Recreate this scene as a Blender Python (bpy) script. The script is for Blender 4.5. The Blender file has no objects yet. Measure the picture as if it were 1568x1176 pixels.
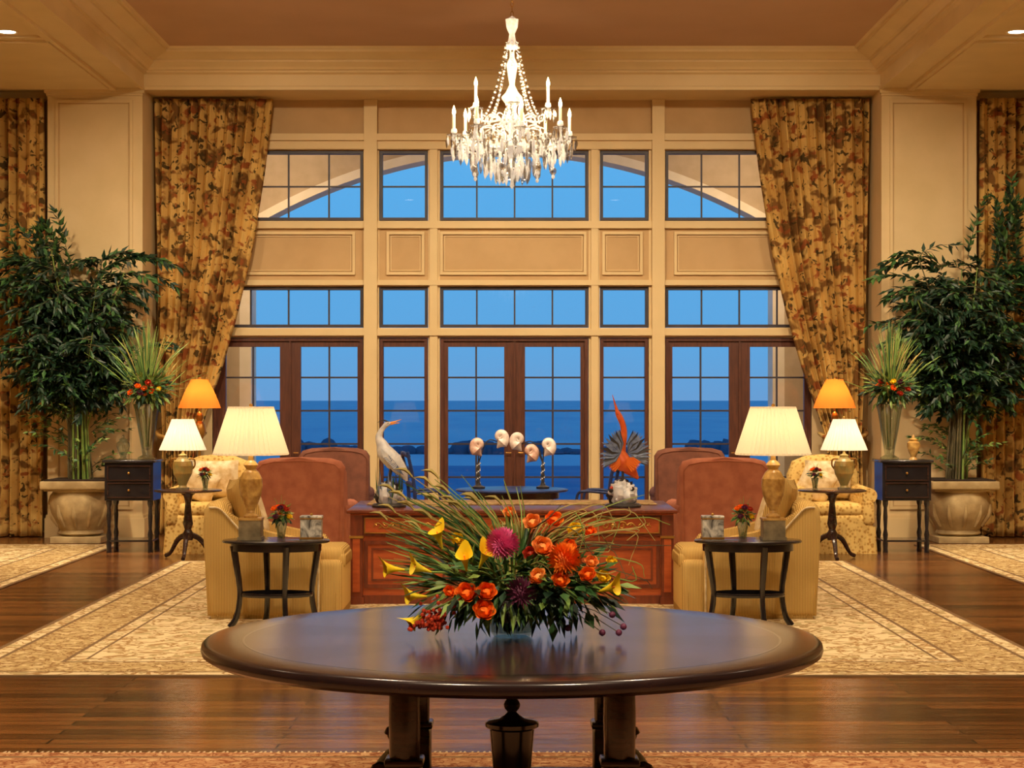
import bpy, bmesh, math, random
from mathutils import Vector, Matrix, noise
R=random.Random(7)
S=bpy.context.scene
try:
    S.view_settings.view_transform='Standard'
    S.view_settings.look='None'
except Exception as e: print(e)
EYE=1.7; F=2860.0
PI=math.pi
def lin(c):
    o=[]
    for x in c[:3]:
        x/=255.0
        o.append(x/12.92 if x<=0.04045 else ((x+0.055)/1.055)**2.4)
    return (o[0],o[1],o[2],1.0)
# ---------------------------------------------------------------- materials
def base(name):
    m=bpy.data.materials.new(name); m.use_nodes=True
    nt=m.node_tree; b=nt.nodes['Principled BSDF']
    return m,nt,b
def coords(nt,scale=(1,1,1),rot=(0,0,0)):
    tc=nt.nodes.new('ShaderNodeTexCoord'); mp=nt.nodes.new('ShaderNodeMapping')
    mp.inputs['Scale'].default_value=scale; mp.inputs['Rotation'].default_value=rot
    nt.links.new(tc.outputs['Object'],mp.inputs['Vector']); return mp.outputs['Vector']
def noise_n(nt,vec,scale,detail=3,dist=0):
    n=nt.nodes.new('ShaderNodeTexNoise'); n.inputs['Scale'].default_value=scale
    n.inputs['Detail'].default_value=detail; n.inputs['Distortion'].default_value=dist
    nt.links.new(vec,n.inputs['Vector']); return n.outputs['Fac']
def ramp(nt,fac,stops):
    r=nt.nodes.new('ShaderNodeValToRGB'); cr=r.color_ramp
    while len(cr.elements)<len(stops): cr.elements.new(0.5)
    for e,(p,c) in zip(cr.elements,stops):
        e.position=p; e.color=c
    nt.links.new(fac,r.inputs['Fac']); return r.outputs['Color']
def mix(nt,fac,a,b,mode='MIX'):
    n=nt.nodes.new('ShaderNodeMix'); n.data_type='RGBA'; n.blend_type=mode
    for sock,val in ((n.inputs[0],fac),(n.inputs[6],a),(n.inputs[7],b)):
        if hasattr(val,'is_output'): nt.links.new(val,sock)
        else: sock.default_value=val
    return n.outputs[2]
def bumpn(nt,b,h,strength,dist=0.02):
    n=nt.nodes.new('ShaderNodeBump'); n.inputs['Strength'].default_value=strength; n.inputs['Distance'].default_value=dist
    nt.links.new(h,n.inputs['Height']); nt.links.new(n.outputs['Normal'],b.inputs['Normal'])
def mat(name,c,c2=None,rough=.5,metal=0,scale=6,stretch=(1,1,1),bump=0,bscale=60,emit=0,ecol=None,coat=0,dist=0,spec=.5,trans=0):
    m,nt,b=base(name)
    b.inputs['Base Color'].default_value=lin(c); b.inputs['Roughness'].default_value=rough; b.inputs['Metallic'].default_value=metal
    b.inputs['Coat Weight'].default_value=coat; b.inputs['Specular IOR Level'].default_value=spec
    b.inputs['Coat Roughness'].default_value=.15
    b.inputs['Transmission Weight'].default_value=trans
    if c2 is None: c2=tuple(x*0.88 for x in c)
    v=coords(nt,stretch); f=noise_n(nt,v,scale,4,dist)
    col=ramp(nt,f,[(.35,lin(c)),(.65,lin(c2))]); nt.links.new(col,b.inputs['Base Color'])
    if bump: bumpn(nt,b,noise_n(nt,v,bscale,3),bump)
    if emit:
        b.inputs['Emission Color'].default_value=lin(ecol or c); b.inputs['Emission Strength'].default_value=emit
    return m
def curtain_mat():
    m,nt,b=base('curtain_floral'); b.inputs['Roughness'].default_value=.85; b.inputs['Specular IOR Level'].default_value=.1
    v=coords(nt,(1,.15,.8))
    g=ramp(nt,noise_n(nt,v,3,2),[(.35,lin((226,190,114))),(.65,lin((202,160,88)))])
    n1=noise_n(nt,v,7.5,2,.4)
    k1=ramp(nt,n1,[(.53,(0,0,0,1)),(.61,(1,1,1,1))])
    c1=mix(nt,k1,g,lin((134,96,52)))
    vv=coords(nt,(1,.15,1.0),(0,.4,0)); n2=noise_n(nt,vv,9,2,.3)
    k2=ramp(nt,n2,[(.58,(0,0,0,1)),(.64,(1,1,1,1))])
    c2=mix(nt,k2,c1,lin((166,98,54)))
    v3=coords(nt,(1.3,.15,1),(0,0.9,0)); n3=noise_n(nt,v3,12,2,.8)
    k3=ramp(nt,n3,[(.60,(0,0,0,1)),(.64,(1,1,1,1))])
    c3=mix(nt,k3,c2,lin((92,74,44)))
    nt.links.new(c3,b.inputs['Base Color']); return m
def rug_mat(name,c,p1,p2,sc=1.0):
    m,nt,b=base(name); b.inputs['Roughness'].default_value=.95; b.inputs['Specular IOR Level'].default_value=.05
    v=coords(nt,(1,1,1)); n1=noise_n(nt,v,4.5*sc,5,1.6)
    a=ramp(nt,n1,[(.46,(0,0,0,1)),(.49,(1,1,1,1)),(.54,(1,1,1,1)),(.57,(0,0,0,1))])
    c1=mix(nt,a,lin(c),lin(p1))
    n2=noise_n(nt,v,7*sc,4,.6); a2=ramp(nt,n2,[(.56,(0,0,0,1)),(.60,(1,1,1,1))])
    c2=mix(nt,a2,c1,lin(p2))
    nt.links.new(c2,b.inputs['Base Color']); bumpn(nt,b,noise_n(nt,v,180,2),.3); return m
def floor_mat():
    m,nt,b=base('floor_hardwood'); v=coords(nt,(1,1,1))
    br=nt.nodes.new('ShaderNodeTexBrick'); nt.links.new(v,br.inputs['Vector'])
    br.inputs['Scale'].default_value=1; br.inputs['Brick Width'].default_value=2.3; br.inputs['Row Height'].default_value=.13
    br.inputs['Mortar Size'].default_value=.006; br.inputs['Bias'].default_value=0
    br.inputs['Color1'].default_value=lin((146,94,50)); br.inputs['Color2'].default_value=lin((86,54,28)); br.inputs['Mortar'].default_value=lin((28,17,10))
    v2=coords(nt,(1.0,20,1)); g=ramp(nt,noise_n(nt,v2,2.5,6),[(.3,(.55,.5,.45,1)),(.7,(1.25,1.2,1.15,1))])
    c=mix(nt,1.0,br.outputs['Color'],g,'MULTIPLY'); nt.links.new(c,b.inputs['Base Color'])
    b.inputs['Roughness'].default_value=.19; b.inputs['Specular IOR Level'].default_value=.65
    v3=coords(nt,(1,9,1)); bumpn(nt,b,noise_n(nt,v3,4,3),.3,.01); return m
def stripe_mat(name,c,c2,freq,axis='X',rough=.85):
    m,nt,b=base(name); b.inputs['Roughness'].default_value=rough; b.inputs['Specular IOR Level'].default_value=.15
    v=coords(nt); w=nt.nodes.new('ShaderNodeTexWave'); w.bands_direction=axis; w.inputs['Scale'].default_value=freq; w.inputs['Distortion'].default_value=.3
    nt.links.new(v,w.inputs['Vector']); c_=ramp(nt,w.outputs['Fac'],[(.3,lin(c)),(.7,lin(c2))]); nt.links.new(c_,b.inputs['Base Color']); 
    bumpn(nt,b,w.outputs['Fac'],.25,.01); return m
def check_mat(name,c,c2,sc):
    m,nt,b=base(name); b.inputs['Roughness'].default_value=.85; b.inputs['Specular IOR Level'].default_value=.15
    v=coords(nt,(1,1,1),(.78,.78,.78)); w=nt.nodes.new('ShaderNodeTexVoronoi'); w.inputs['Scale'].default_value=sc; nt.links.new(v,w.inputs['Vector'])
    c_=ramp(nt,w.outputs['Distance'],[(.25,lin(c2)),(.5,lin(c))]); nt.links.new(c_,b.inputs['Base Color']); return m
def shade_mat(name,c,em):
    m=bpy.data.materials.new(name); m.use_nodes=True; nt=m.node_tree; nt.nodes.clear()
    o=nt.nodes.new('ShaderNodeOutputMaterial'); d=nt.nodes.new('ShaderNodeBsdfDiffuse'); t=nt.nodes.new('ShaderNodeBsdfTranslucent')
    d.inputs[0].default_value=lin(c); t.inputs[0].default_value=lin(c); mx=nt.nodes.new('ShaderNodeMixShader'); mx.inputs[0].default_value=.42
    nt.links.new(d.outputs[0],mx.inputs[1]); nt.links.new(t.outputs[0],mx.inputs[2])
    e=nt.nodes.new('ShaderNodeEmission'); e.inputs[0].default_value=lin(c); e.inputs[1].default_value=em
    ad=nt.nodes.new('ShaderNodeAddShader'); nt.links.new(mx.outputs[0],ad.inputs[0]); nt.links.new(e.outputs[0],ad.inputs[1])
    nt.links.new(ad.outputs[0],o.inputs[0]); return m
def glass_mat(name,tint=(255,255,255),refl=.06,rough=0.0):
    m=bpy.data.materials.new(name); m.use_nodes=True; nt=m.node_tree; nt.nodes.clear()
    o=nt.nodes.new('ShaderNodeOutputMaterial'); t=nt.nodes.new('ShaderNodeBsdfTransparent'); g=nt.nodes.new('ShaderNodeBsdfGlossy')
    t.inputs[0].default_value=lin(tint); g.inputs['Roughness'].default_value=rough
    mx=nt.nodes.new('ShaderNodeMixShader'); mx.inputs[0].default_value=refl
    nt.links.new(t.outputs[0],mx.inputs[1]); nt.links.new(g.outputs[0],mx.inputs[2]); nt.links.new(mx.outputs[0],o.inputs[0]); return m
def emis(name,c,s):
    m=bpy.data.materials.new(name); m.use_nodes=True; nt=m.node_tree; nt.nodes.clear()
    o=nt.nodes.new('ShaderNodeOutputMaterial'); e=nt.nodes.new('ShaderNodeEmission'); e.inputs[0].default_value=lin(c); e.inputs[1].default_value=s
    nt.links.new(e.outputs[0],o.inputs[0]); return m

WALL=mat('wall_cream_plaster',(228,203,154),(220,195,144),rough=.8,scale=2,bump=.05,bscale=30)
TRIM=mat('trim_cream_paint',(228,202,149),(222,196,143),rough=.55,scale=2)
PANEL=mat('panel_tan',(204,170,120),(196,162,112),rough=.7,scale=3)
CEIL=mat('ceiling_tan',(202,166,134),(196,160,128),rough=.85,scale=1)
FLOOR=floor_mat(); CUR=curtain_mat()
DOORW=mat('door_mahogany',(102,58,40),(80,44,32),rough=.4,scale=8,stretch=(6,6,.6))
FRAME=mat('window_frame_bronze',(62,54,60),(50,44,54),rough=.5)
GLASS=glass_mat('window_glass',(254,254,255),.02)
VGLASS=glass_mat('vase_glass',(225,235,230),.22,.05)
EXT=mat('exterior_stucco',(206,188,158),(196,178,146),rough=.9,bump=.1)
EXTT=mat('exterior_trim',(250,242,222),(242,234,210),rough=.8)
RUGF=rug_mat('rug_field',(230,208,162),(172,136,88),(188,166,118))
RUGB=rug_mat('rug_border',(198,170,118),(148,112,70),(220,196,146),1.8)
RUGL=mat('rug_line',(132,100,62),rough=.95)
RUGO=rug_mat('rug_orange',(192,140,96),(148,90,58),(208,166,118),2.4)
BLACKW=mat('ebonised_wood',(36,33,36),(26,23,27),rough=.2,coat=.5)
DARKW=mat('dark_walnut',(62,38,30),(42,27,23),rough=.27,scale=5,stretch=(1,1,8),coat=.35)
TOP1=mat('table_veneer_a',(76,50,50),(52,34,36),rough=.23,scale=3,stretch=(14,1,1),coat=.4,spec=.55)  # purple of the window sheen is mixed into both veneer colours
TOP2=mat('table_veneer_b',(62,41,42),(42,28,32),rough=.25,scale=3,stretch=(1,14,1),coat=.4,spec=.55)
TOP3=mat('table_border',(50,33,32),(36,24,25),rough=.24,scale=6,coat=.4)
DESKW=mat('desk_cherry',(188,90,42),(160,70,32),rough=.34,scale=5,stretch=(1,1,5),coat=.2)
DESKD=mat('desk_cherry_dark',(126,58,32),(100,44,25),rough=.34,scale=5,stretch=(5,1,1),coat=.2)
GOLD=mat('gilt',(196,148,66),(160,110,48),rough=.35,metal=.6)
CHAIRG=stripe_mat('upholstery_gold_stripe',(222,188,116),(180,142,78),26,'X')
CHAIRP=check_mat('upholstery_gold_check',(220,186,112),(176,132,66),26)
CUSH=mat('cushion_cream',(236,220,184),(206,178,128),rough=.9,scale=14)
TERRA=mat('upholstery_terracotta',(182,110,78),(164,94,66),rough=.85,scale=10)
BROWNU=mat('upholstery_brown',(126,76,56),(106,62,46),rough=.85,scale=10)
BLUEU=mat('blue_lacquer_and_reflection',(40,58,106),(30,44,86),rough=.3)
SHADE=shade_mat('lampshade_cream',(250,238,208),.12)
SHADEW=shade_mat('lampshade_white',(252,244,226),.14)
SHADEA=shade_mat('lampshade_amber',(232,144,60),.12)
LBASE=mat('lamp_base_ochre',(216,176,100),(168,124,64),rough=.3,scale=18)
LGREEN=mat('lamp_base_celadon',(166,156,94),(196,162,90),rough=.3,scale=12)
STONE=mat('stone_plinth',(158,140,104),(118,104,76),rough=.5,scale=12)
POT=mat('planter_stone',(192,168,122),(160,136,94),rough=.8,scale=6,bump=.3,bscale=20)
SOIL=mat('soil',(50,34,22),rough=1)
LEAF1=mat('leaf_dark',(36,66,44),(24,48,34),rough=.45,scale=3)
LEAF2=mat('leaf_mid',(78,118,60),(52,92,48),rough=.45,scale=3)
LEAF3=mat('leaf_light',(148,170,84),(110,142,64),rough=.5,scale=3)
BARK=mat('bark',(110,100,66),(80,72,48),rough=.8)
STRAW=mat('dry_grass',(196,174,100),(150,134,70),rough=.8)
ORAN=mat('petal_orange',(255,148,48),(250,116,30),rough=.6,scale=14,spec=.2)
ORA2=mat('petal_peach',(255,188,110),(255,152,70),rough=.6,scale=14,spec=.2)
YEL=mat('petal_yellow',(255,226,60),(250,206,30),rough=.5,scale=10,spec=.2)
PINK=mat('petal_pink',(252,140,190),(228,94,160),rough=.6,scale=30,spec=.2)
PURP=mat('petal_purple',(120,50,84),(88,36,64),rough=.6,scale=20)
RED=mat('berry_red',(206,70,42),(170,50,34),rough=.35,scale=20)
PORC=mat('porcelain_white',(240,238,236),(212,214,218),rough=.25,scale=22)
PORB=mat('porcelain_bluegrey',(134,150,180),(92,108,146),rough=.3,scale=26)
PORK=mat('porcelain_dark',(40,40,46),(70,66,62),rough=.3,scale=20)
PORR=mat('porcelain_vermilion',(214,82,40),(232,116,50),rough=.3,scale=14)
SHELL=mat('shell_pink',(240,210,192),(196,146,124),rough=.35,scale=16)
CRYS=mat('chandelier_crystal_glow',(242,240,236),(204,200,194),rough=.06,emit=.32,ecol=(255,244,226),scale=40,coat=.5)  # emission paints a white glow into the crystal, which is no lamp
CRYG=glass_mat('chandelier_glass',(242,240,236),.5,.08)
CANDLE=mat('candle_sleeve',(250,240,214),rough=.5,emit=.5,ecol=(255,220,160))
FLAME=emis('flame_bulb',(255,224,160),16)
BULB=emis('downlight_or_fill_lens',(255,240,214),8)
MARB=mat('marbled_box',(226,220,206),(50,44,40),rough=.3,scale=9,dist=2)
RUNNER=mat('leather_runner',(224,192,136),(166,130,84),rough=.7,scale=24)
# ---------------------------------------------------------------- mesh builder
class MB:
    def __init__(s): s.v=[];s.f=[];s.m=[];s.mats=[];s.M=Matrix()
    def mi(s,mt):
        if mt not in s.mats: s.mats.append(mt)
        return s.mats.index(mt)
    def add(s,vs,fs,mt):
        o=len(s.v); i=s.mi(mt)
        s.v+= [tuple(s.M@Vector(v)) for v in vs]
        s.f+= [tuple(a+o for a in f) for f in fs]; s.m+=[i]*len(fs)
    def box(s,x0,x1,y0,y1,z0,z1,mt):
        s.add([(x,y,z) for x in(x0,x1) for y in(y0,y1) for z in(z0,z1)],[(0,1,3,2),(4,6,7,5),(0,4,5,1),(2,3,7,6),(0,2,6,4),(1,5,7,3)],mt)
    def frombm(s,bm,mt):
        bm.verts.ensure_lookup_table()
        s.add([tuple(v.co) for v in bm.verts],[tuple(v.index for v in f.verts) for f in bm.faces],mt); bm.free()
    def rbox(s,c,sz,r,mt,seg=3,rot=None):
        bm=bmesh.new(); bmesh.ops.create_cube(bm,size=1); bmesh.ops.scale(bm,vec=sz,verts=bm.verts)
        bmesh.ops.bevel(bm,geom=bm.edges[:],offset=min(r,min(sz)*.49),segments=seg,profile=.5,affect='EDGES')
        if rot: bmesh.ops.rotate(bm,cent=(0,0,0),matrix=Matrix.Rotation(rot[1],3,rot[0]),verts=bm.verts)
        bmesh.ops.translate(bm,vec=c,verts=bm.verts); bm.verts.index_update(); s.frombm(bm,mt)
    def pillow(s,c,w,h,t,mt,M3=None,n=8):
        vs=[];fs=[]
        for sd in(1,-1):
            for i in range(n+1):
                for j in range(n+1):
                    u=i/n*2-1;v=j/n*2-1
                    k=(max(0,1-u**4)*max(0,1-v**4))**.5
                    p=Vector((u*w/2*(1-.07*(1-v*v)),sd*t/2*k,v*h/2*(1-.07*(1-u*u))))
                    if M3: p=M3@p
                    vs.append(tuple(p+Vector(c)))
        o=(n+1)**2
        for i in range(n):
            for j in range(n):
                a=i*(n+1)+j; fs.append((a,a+n+1,a+n+2,a+1)); fs.append((o+a,o+a+1,o+a+n+2,o+a+n+1))
        s.add(vs,fs,mt)
    def prism(s,prof,a,b,axis,mt,bev=0,seg=3):
        bm=bmesh.new()
        def P(u,v,w): return {'x':(w,u,v),'y':(u,w,v),'z':(u,v,w)}[axis]
        v0=[bm.verts.new(P(u,v,a)) for u,v in prof]; v1=[bm.verts.new(P(u,v,b)) for u,v in prof]
        n=len(prof); f0=bm.faces.new(v0); f1=bm.faces.new(v1[::-1])
        for i in range(n): bm.faces.new((v0[i],v1[i],v1[(i+1)%n],v0[(i+1)%n]))
        if bev:
            es=list(set(list(f0.edges)+list(f1.edges)))
            bmesh.ops.bevel(bm,geom=es,offset=bev,segments=seg,profile=.5,affect='EDGES')
        bm.verts.index_update(); s.frombm(bm,mt)
    def lathe(s,prof,c,mt,seg=24,sq=(1,1),wob=None):
        vs=[];fs=[];n=len(prof)
        for r,z in prof:
            for i in range(seg):
                a=2*PI*i/seg; rr=r*(wob(i,z) if wob else 1)
                vs.append((c[0]+rr*math.cos(a)*sq[0],c[1]+rr*math.sin(a)*sq[1],c[2]+z))
        for k in range(n-1):
            for i in range(seg):
                j=(i+1)%seg; fs.append((k*seg+i,k*seg+j,(k+1)*seg+j,(k+1)*seg+i))
        if prof[0][0]>1e-4: fs.append(tuple(range(seg))[::-1])
        if prof[-1][0]>1e-4: fs.append(tuple((n-1)*seg+i for i in range(seg)))
        s.add(vs,fs,mt)
    def shell(s,prof,c,mt,seg=96,amp=.02):
        vs=[];fs=[];n=len(prof)
        for r,z in prof:
            for i in range(seg):
                a=2*PI*i/seg; rr=r*(1+amp*(1 if i%2 else -1)); vs.append((c[0]+rr*math.cos(a),c[1]+rr*math.sin(a),c[2]+z))
        for k in range(n-1):
            for i in range(seg):
                j=(i+1)%seg; fs.append((k*seg+i,k*seg+j,(k+1)*seg+j,(k+1)*seg+i))
        s.add(vs,fs,mt)
    def ball(s,c,r,mt,seg=12,rings=8,nz=0,ns=3):
        if not hasattr(r,'__len__'): r=(r,r,r)
        vs=[];fs=[]
        for k in range(rings+1):
            t=PI*k/rings
            for i in range(seg):
                a=2*PI*i/seg; d=Vector((math.sin(t)*math.cos(a),math.sin(t)*math.sin(a),-math.cos(t)))
                q=1+nz*noise.noise(d*ns+Vector(c)*7) if nz else 1
                vs.append((c[0]+d.x*r[0]*q,c[1]+d.y*r[1]*q,c[2]+d.z*r[2]*q))
        for k in range(rings):
            for i in range(seg):
                j=(i+1)%seg; fs.append((k*seg+i,k*seg+j,(k+1)*seg+j,(k+1)*seg+i))
        s.add(vs,fs,mt)
    def tube(s,pts,rad,mt,seg=8,sub=0,flat=1):
        pts=[Vector(p) for p in pts]
        if not hasattr(rad,'__len__'): rad=[rad]*len(pts)
        if sub:
            P=[pts[0]*2-pts[1]]+pts+[pts[-1]*2-pts[-2]]; Q=[rad[0]]+list(rad)+[rad[-1]]; np_=[];nr=[]
            for i in range(1,len(P)-2):
                for k in range(sub):
                    t=k/sub; a,b,c,d=P[i-1],P[i],P[i+1],P[i+2]
                    np_.append(.5*((2*b)+(c-a)*t+(2*a-5*b+4*c-d)*t*t+(3*b-a-3*c+d)*t**3))
                    nr.append(Q[i]*(1-t)+Q[i+1]*t)
            np_.append(pts[-1]); nr.append(rad[-1]); pts,rad=np_,nr
        vs=[];fs=[];n=len(pts); u=None
        for k,p in enumerate(pts):
            t=(pts[min(k+1,n-1)]-pts[max(k-1,0)])
            if t.length<1e-9: t=Vector((0,0,1))
            t.normalize()
            if u is None: u=t.orthogonal().normalized()
            else:
                u=u-t*u.dot(t)
                u=u.normalized() if u.length>1e-6 else t.orthogonal().normalized()
            w=t.cross(u)
            for i in range(seg):
                a=2*PI*i/seg; q=p+(u*math.cos(a)+w*math.sin(a)*flat)*rad[k]; vs.append(tuple(q))
        for k in range(n-1):
            for i in range(seg):
                j=(i+1)%seg; fs.append((k*seg+i,k*seg+j,(k+1)*seg+j,(k+1)*seg+i))
        fs.append(tuple(range(seg))[::-1]); fs.append(tuple((n-1)*seg+i for i in range(seg)))
        s.add(vs,fs,mt)
    def leaf(s,p,d,L,W,mt,fold=.25,up=None):
        p=Vector(p); d=Vector(d).normalized(); up=Vector(up) if up else Vector((R.uniform(-.5,.5),R.uniform(-.9,.1),1))
        sd=d.cross(up)
        if sd.length<1e-4: sd=d.orthogonal()
        sd.normalize(); nn=sd.cross(d)
        c=p+d*L*.45-nn*W*fold; l=p+d*L*.4-sd*W/2; r=p+d*L*.4+sd*W/2; t=p+d*L-nn*L*.12
        s.add([tuple(p),tuple(l),tuple(r),tuple(t),tuple(c)],[(0,2,4),(2,3,4),(3,1,4),(1,0,4)],mt)
    def petal(s,c,out,up,w,h,curl,mt,n=4):
        c=Vector(c);out=Vector(out).normalized();up=Vector(up).normalized();sd=up.cross(out).normalized();vs=[];fs=[]
        for i in range(n+1):
            t=i/n; ww=w*math.sin(PI*(.12+.68*t))
            b=out*(math.sin(t*PI*.55)*h*.45+curl*t*t*h)+up*(t*h*(1-.25*max(curl,0)*t))
            for j in range(n+1):
                q=j/n*2-1; vs.append(tuple(c+b+sd*q*ww*.5-out*(q*q*ww*.28)))
        for i in range(n):
            for j in range(n):
                a=i*(n+1)+j; fs.append((a,a+1,a+n+2,a+n+1))
        s.add(vs,fs,mt)
    def obj(s,name,loc=(0,0,0),rot=0,flip=False,parent=None,angle=40):
        me=bpy.data.meshes.new(name); me.from_pydata(s.v,[],s.f)
        for m_ in s.mats: me.materials.append(m_)
        me.polygons.foreach_set('material_index',s.m)
        bm=bmesh.new(); bm.from_mesh(me)
        if flip:
            bmesh.ops.scale(bm,vec=(-1,1,1),verts=bm.verts)
        bmesh.ops.recalc_face_normals(bm,faces=bm.faces); bm.to_mesh(me); bm.free()
        me.polygons.foreach_set('use_smooth',[True]*len(me.polygons))
        try: me.set_sharp_from_angle(angle=math.radians(angle))
        except Exception as e: pass
        me.update()
        o=bpy.data.objects.new(name,me); S.collection.objects.link(o); o.location=loc; o.rotation_euler=(0,0,rot)
        if parent: o.parent=parent
        return o
WARM=(255,230,193)
def light(name,kind,loc,energy,col=WARM,parent=None,rot=(0,0,0),**k):
    l=bpy.data.lights.new(name,kind); l.energy=energy; l.color=lin(col)[:3]
    for a,b in k.items(): setattr(l,a,b)
    o=bpy.data.objects.new(name,l); S.collection.objects.link(o); o.location=loc; o.rotation_euler=rot
    if parent:
        o.parent=parent
    return o
# ---------------------------------------------------------------- camera
cd=bpy.data.cameras.new('camera'); cam=bpy.data.objects.new('camera',cd); S.collection.objects.link(cam)
cd.sensor_fit='HORIZONTAL'; cd.sensor_width=36; cd.lens=36*F/1568; cd.shift_y=24/1568; cam.location=(0,0,EYE); cam.rotation_euler=(PI/2,0,0)
cd.clip_end=30000; S.camera=cam
# ---------------------------------------------------------------- room shell
YW=23.9; YP=23.0; SO=5.53; TR=5.98; HX=4.55; SX=10.0; SW=119.7
wx=lambda p:(p-784)/SW
wz=lambda p:EYE+(612-p)/SW
b=MB(); b.box(-SX,SX,-3,24.2,-.1,0,FLOOR); b.obj('floor')
for nm,x0,x1 in (('wall_left',-SX-.2,-SX),('wall_right',SX,SX+.2)):
    b=MB(); b.box(x0,x1,-3,24.2,0,SO+.6,WALL)
    s_=1 if x0<0 else -1; xi=-SX if x0<0 else SX
    b.box(min(xi,xi+s_*.03),max(xi,xi+s_*.03),-3,23.9,0,.2,TRIM); b.obj(nm)
b=MB(); b.box(-SX,SX,-3.2,-3,0,SO+.6,WALL); b.obj('wall_rear')
b=MB(); ty0=3.0
b.box(-SX,-HX,-3,24.2,SO,SO+.6,TRIM); b.box(HX,SX,-3,24.2,SO,SO+.6,TRIM)
b.box(-HX,HX,YP,24.2,SO,SO+.6,TRIM); b.box(-HX,HX,-3,ty0,SO,SO+.6,TRIM)
b.box(-HX,HX,ty0,YP,TR,TR+.15,CEIL)
b.obj('ceiling')
def ringmould(prof,x0,x1,y0,y1,mt,name):
    b=MB(); vs=[];fs=[]
    for dd,z in prof: vs+=[(x0+dd,y0+dd,z),(x1-dd,y0+dd,z),(x1-dd,y1-dd,z),(x0+dd,y1-dd,z)]
    for k in range(len(prof)-1):
        for i in range(4):
            j=(i+1)%4; fs.append((k*4+i,k*4+j,k*4+4+j,k*4+4+i))
    b.add(vs,fs,mt); return b.obj(name,angle=15)
ringmould([(-.005,SO-.02),(.035,SO-.02),(.035,SO+.02),(.02,SO+.03),(.02,SO+.17),(.06,SO+.19),(.06,SO+.215),(.09,SO+.22),(.11,SO+.25),(.17,SO+.30),(.17,SO+.325),(.21,SO+.33),(.24,SO+.35),(.30,SO+.375),(.36,SO+.39),(.36,SO+.42),(.39,SO+.42),(.41,SO+.45)],-HX,HX,ty0,YP,TRIM,'trim_tray_crown')
for sx in(-1,1):
    b=MB()
    xa,xb=(HX+.35)*sx,(SX-.01)*sx; x0,x1=min(xa,xb),max(xa,xb)
    b.box(x0,x1,19.75,22.7,SO-.06,SO,TRIM); b.box(x0,x1,19.62,19.75,SO-.03,SO,TRIM)
    b.box(x0,x1,16.0,16.1,SO-.05,SO,TRIM)
    xc=(HX+.30)*sx; b.box(min(xc,xc+.08*sx),max(xc,xc+.08*sx),4,22.9,SO-.04,SO,TRIM)
    b.obj('trim_side_bay')
def ring(b,x0,x1,z0,z1,w,y0,y1,mt):
    b.box(x0,x1,y0,y1,z1-w,z1,mt); b.box(x0,x1,y0,y1,z0,z0+w,mt); b.box(x0,x0+w,y0,y1,z0+w,z1-w,mt); b.box(x1-w,x1,y0,y1,z0+w,z1-w,mt)
for sx in(-1,1):
    b=MB(); x0,x1=sorted((HX*sx,5.72*sx))
    b.box(x0,x1,YP,YW,0,SO,WALL)
    ring(b,x0+.10,x1-.12,.35,SO-.14,.035,YP-.025,YP,TRIM); ring(b,x0+.135,x1-.155,.385,SO-.175,.015,YP-.012,YP,PANEL)
    b.box(x0-.03,x1+.03,YP-.03,YW,0,.24,TRIM); b.box(x0-.015,x1+.015,YP-.02,YW,.24,.28,TRIM)
    b.box(x0-.03,x1+.03,YP-.06,YP,SO-.06,SO-.0,TRIM); b.box(x0-.01,x1+.01,YP-.03,YP,SO-.09,SO-.06,TRIM)
    b.obj('pillar')
    b=MB(); xa,xb=sorted((HX*sx,SX*sx)); b.box(xa,xb,YW,24.2,0,SO,WALL)
    xa,xb=sorted((5.72*sx,SX*sx)); b.box(xa,xb,YP+.25,YP+.35,SO-.1,SO,TRIM); b.obj('wall_window_side')
ya,yb=YW,24.2
b=MB(); b.box(-HX,HX,ya,yb,wz(230),SO,PANEL)
for q0,q1,pr in((229,216,.05),(216,206,.10)):
    for p0,p1 in((270,558),(578,998),(1017,1298)): b.box(wx(p0),wx(p1),ya-pr,ya,wz(q0),wz(q1),TRIM)
b.obj('wall_window_header')
b=MB(); b.box(-HX,HX,ya+.001,yb,wz(439),wz(338),PANEL)
for q0,q1,pr in((350,339,.06),(437,429,.06)):
    for p0,p1 in((270,558),(578,998),(1017,1298)): b.box(wx(p0),wx(p1),ya-pr,ya,wz(q0),wz(q1),TRIM)
for p0,p1 in((330,544),(592,650),(674,898),(922,984),(1032,1240)):
    ring(b,wx(p0),wx(p1),wz(421),wz(355),.035,ya-.035,ya,TRIM); ring(b,wx(p0)+.05,wx(p1)-.05,wz(421)+.05,wz(355)-.05,.012,ya-.015,ya,TRIM)
b.obj('wall_window_spandrel')
b=MB(); b.box(-HX,HX,ya+.001,yb,wz(516.5),wz(502),TRIM)
for p0,p1 in((270,558),(578,998),(1017,1298)): b.box(wx(p0),wx(p1),ya-.07,ya,wz(514),wz(504),TRIM)
b.obj('trim_transom')
for p0,p1 in((240,325),(1243,1330)):
    b=MB(); b.box(wx(p0),wx(p1),ya,yb,0,wz(230),WALL); b.obj('wall_window_jamb')
for k,(p0,p1,r0,r1,pr) in enumerate(((556,581,558,578,.09),(655,674,658,670,.049),(901,919,905,916,.049),(993,1019,998,1017,.09))):
    b=MB(); b.box(wx(p0+.5),wx(p1-.5),ya-.005,yb,0,wz(230.5),TRIM); b.box(wx(r0),wx(r1),ya-pr,ya-.006,0,SO if pr>.05 else wz(229.5),TRIM); b.obj('trim_mullion')
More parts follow.
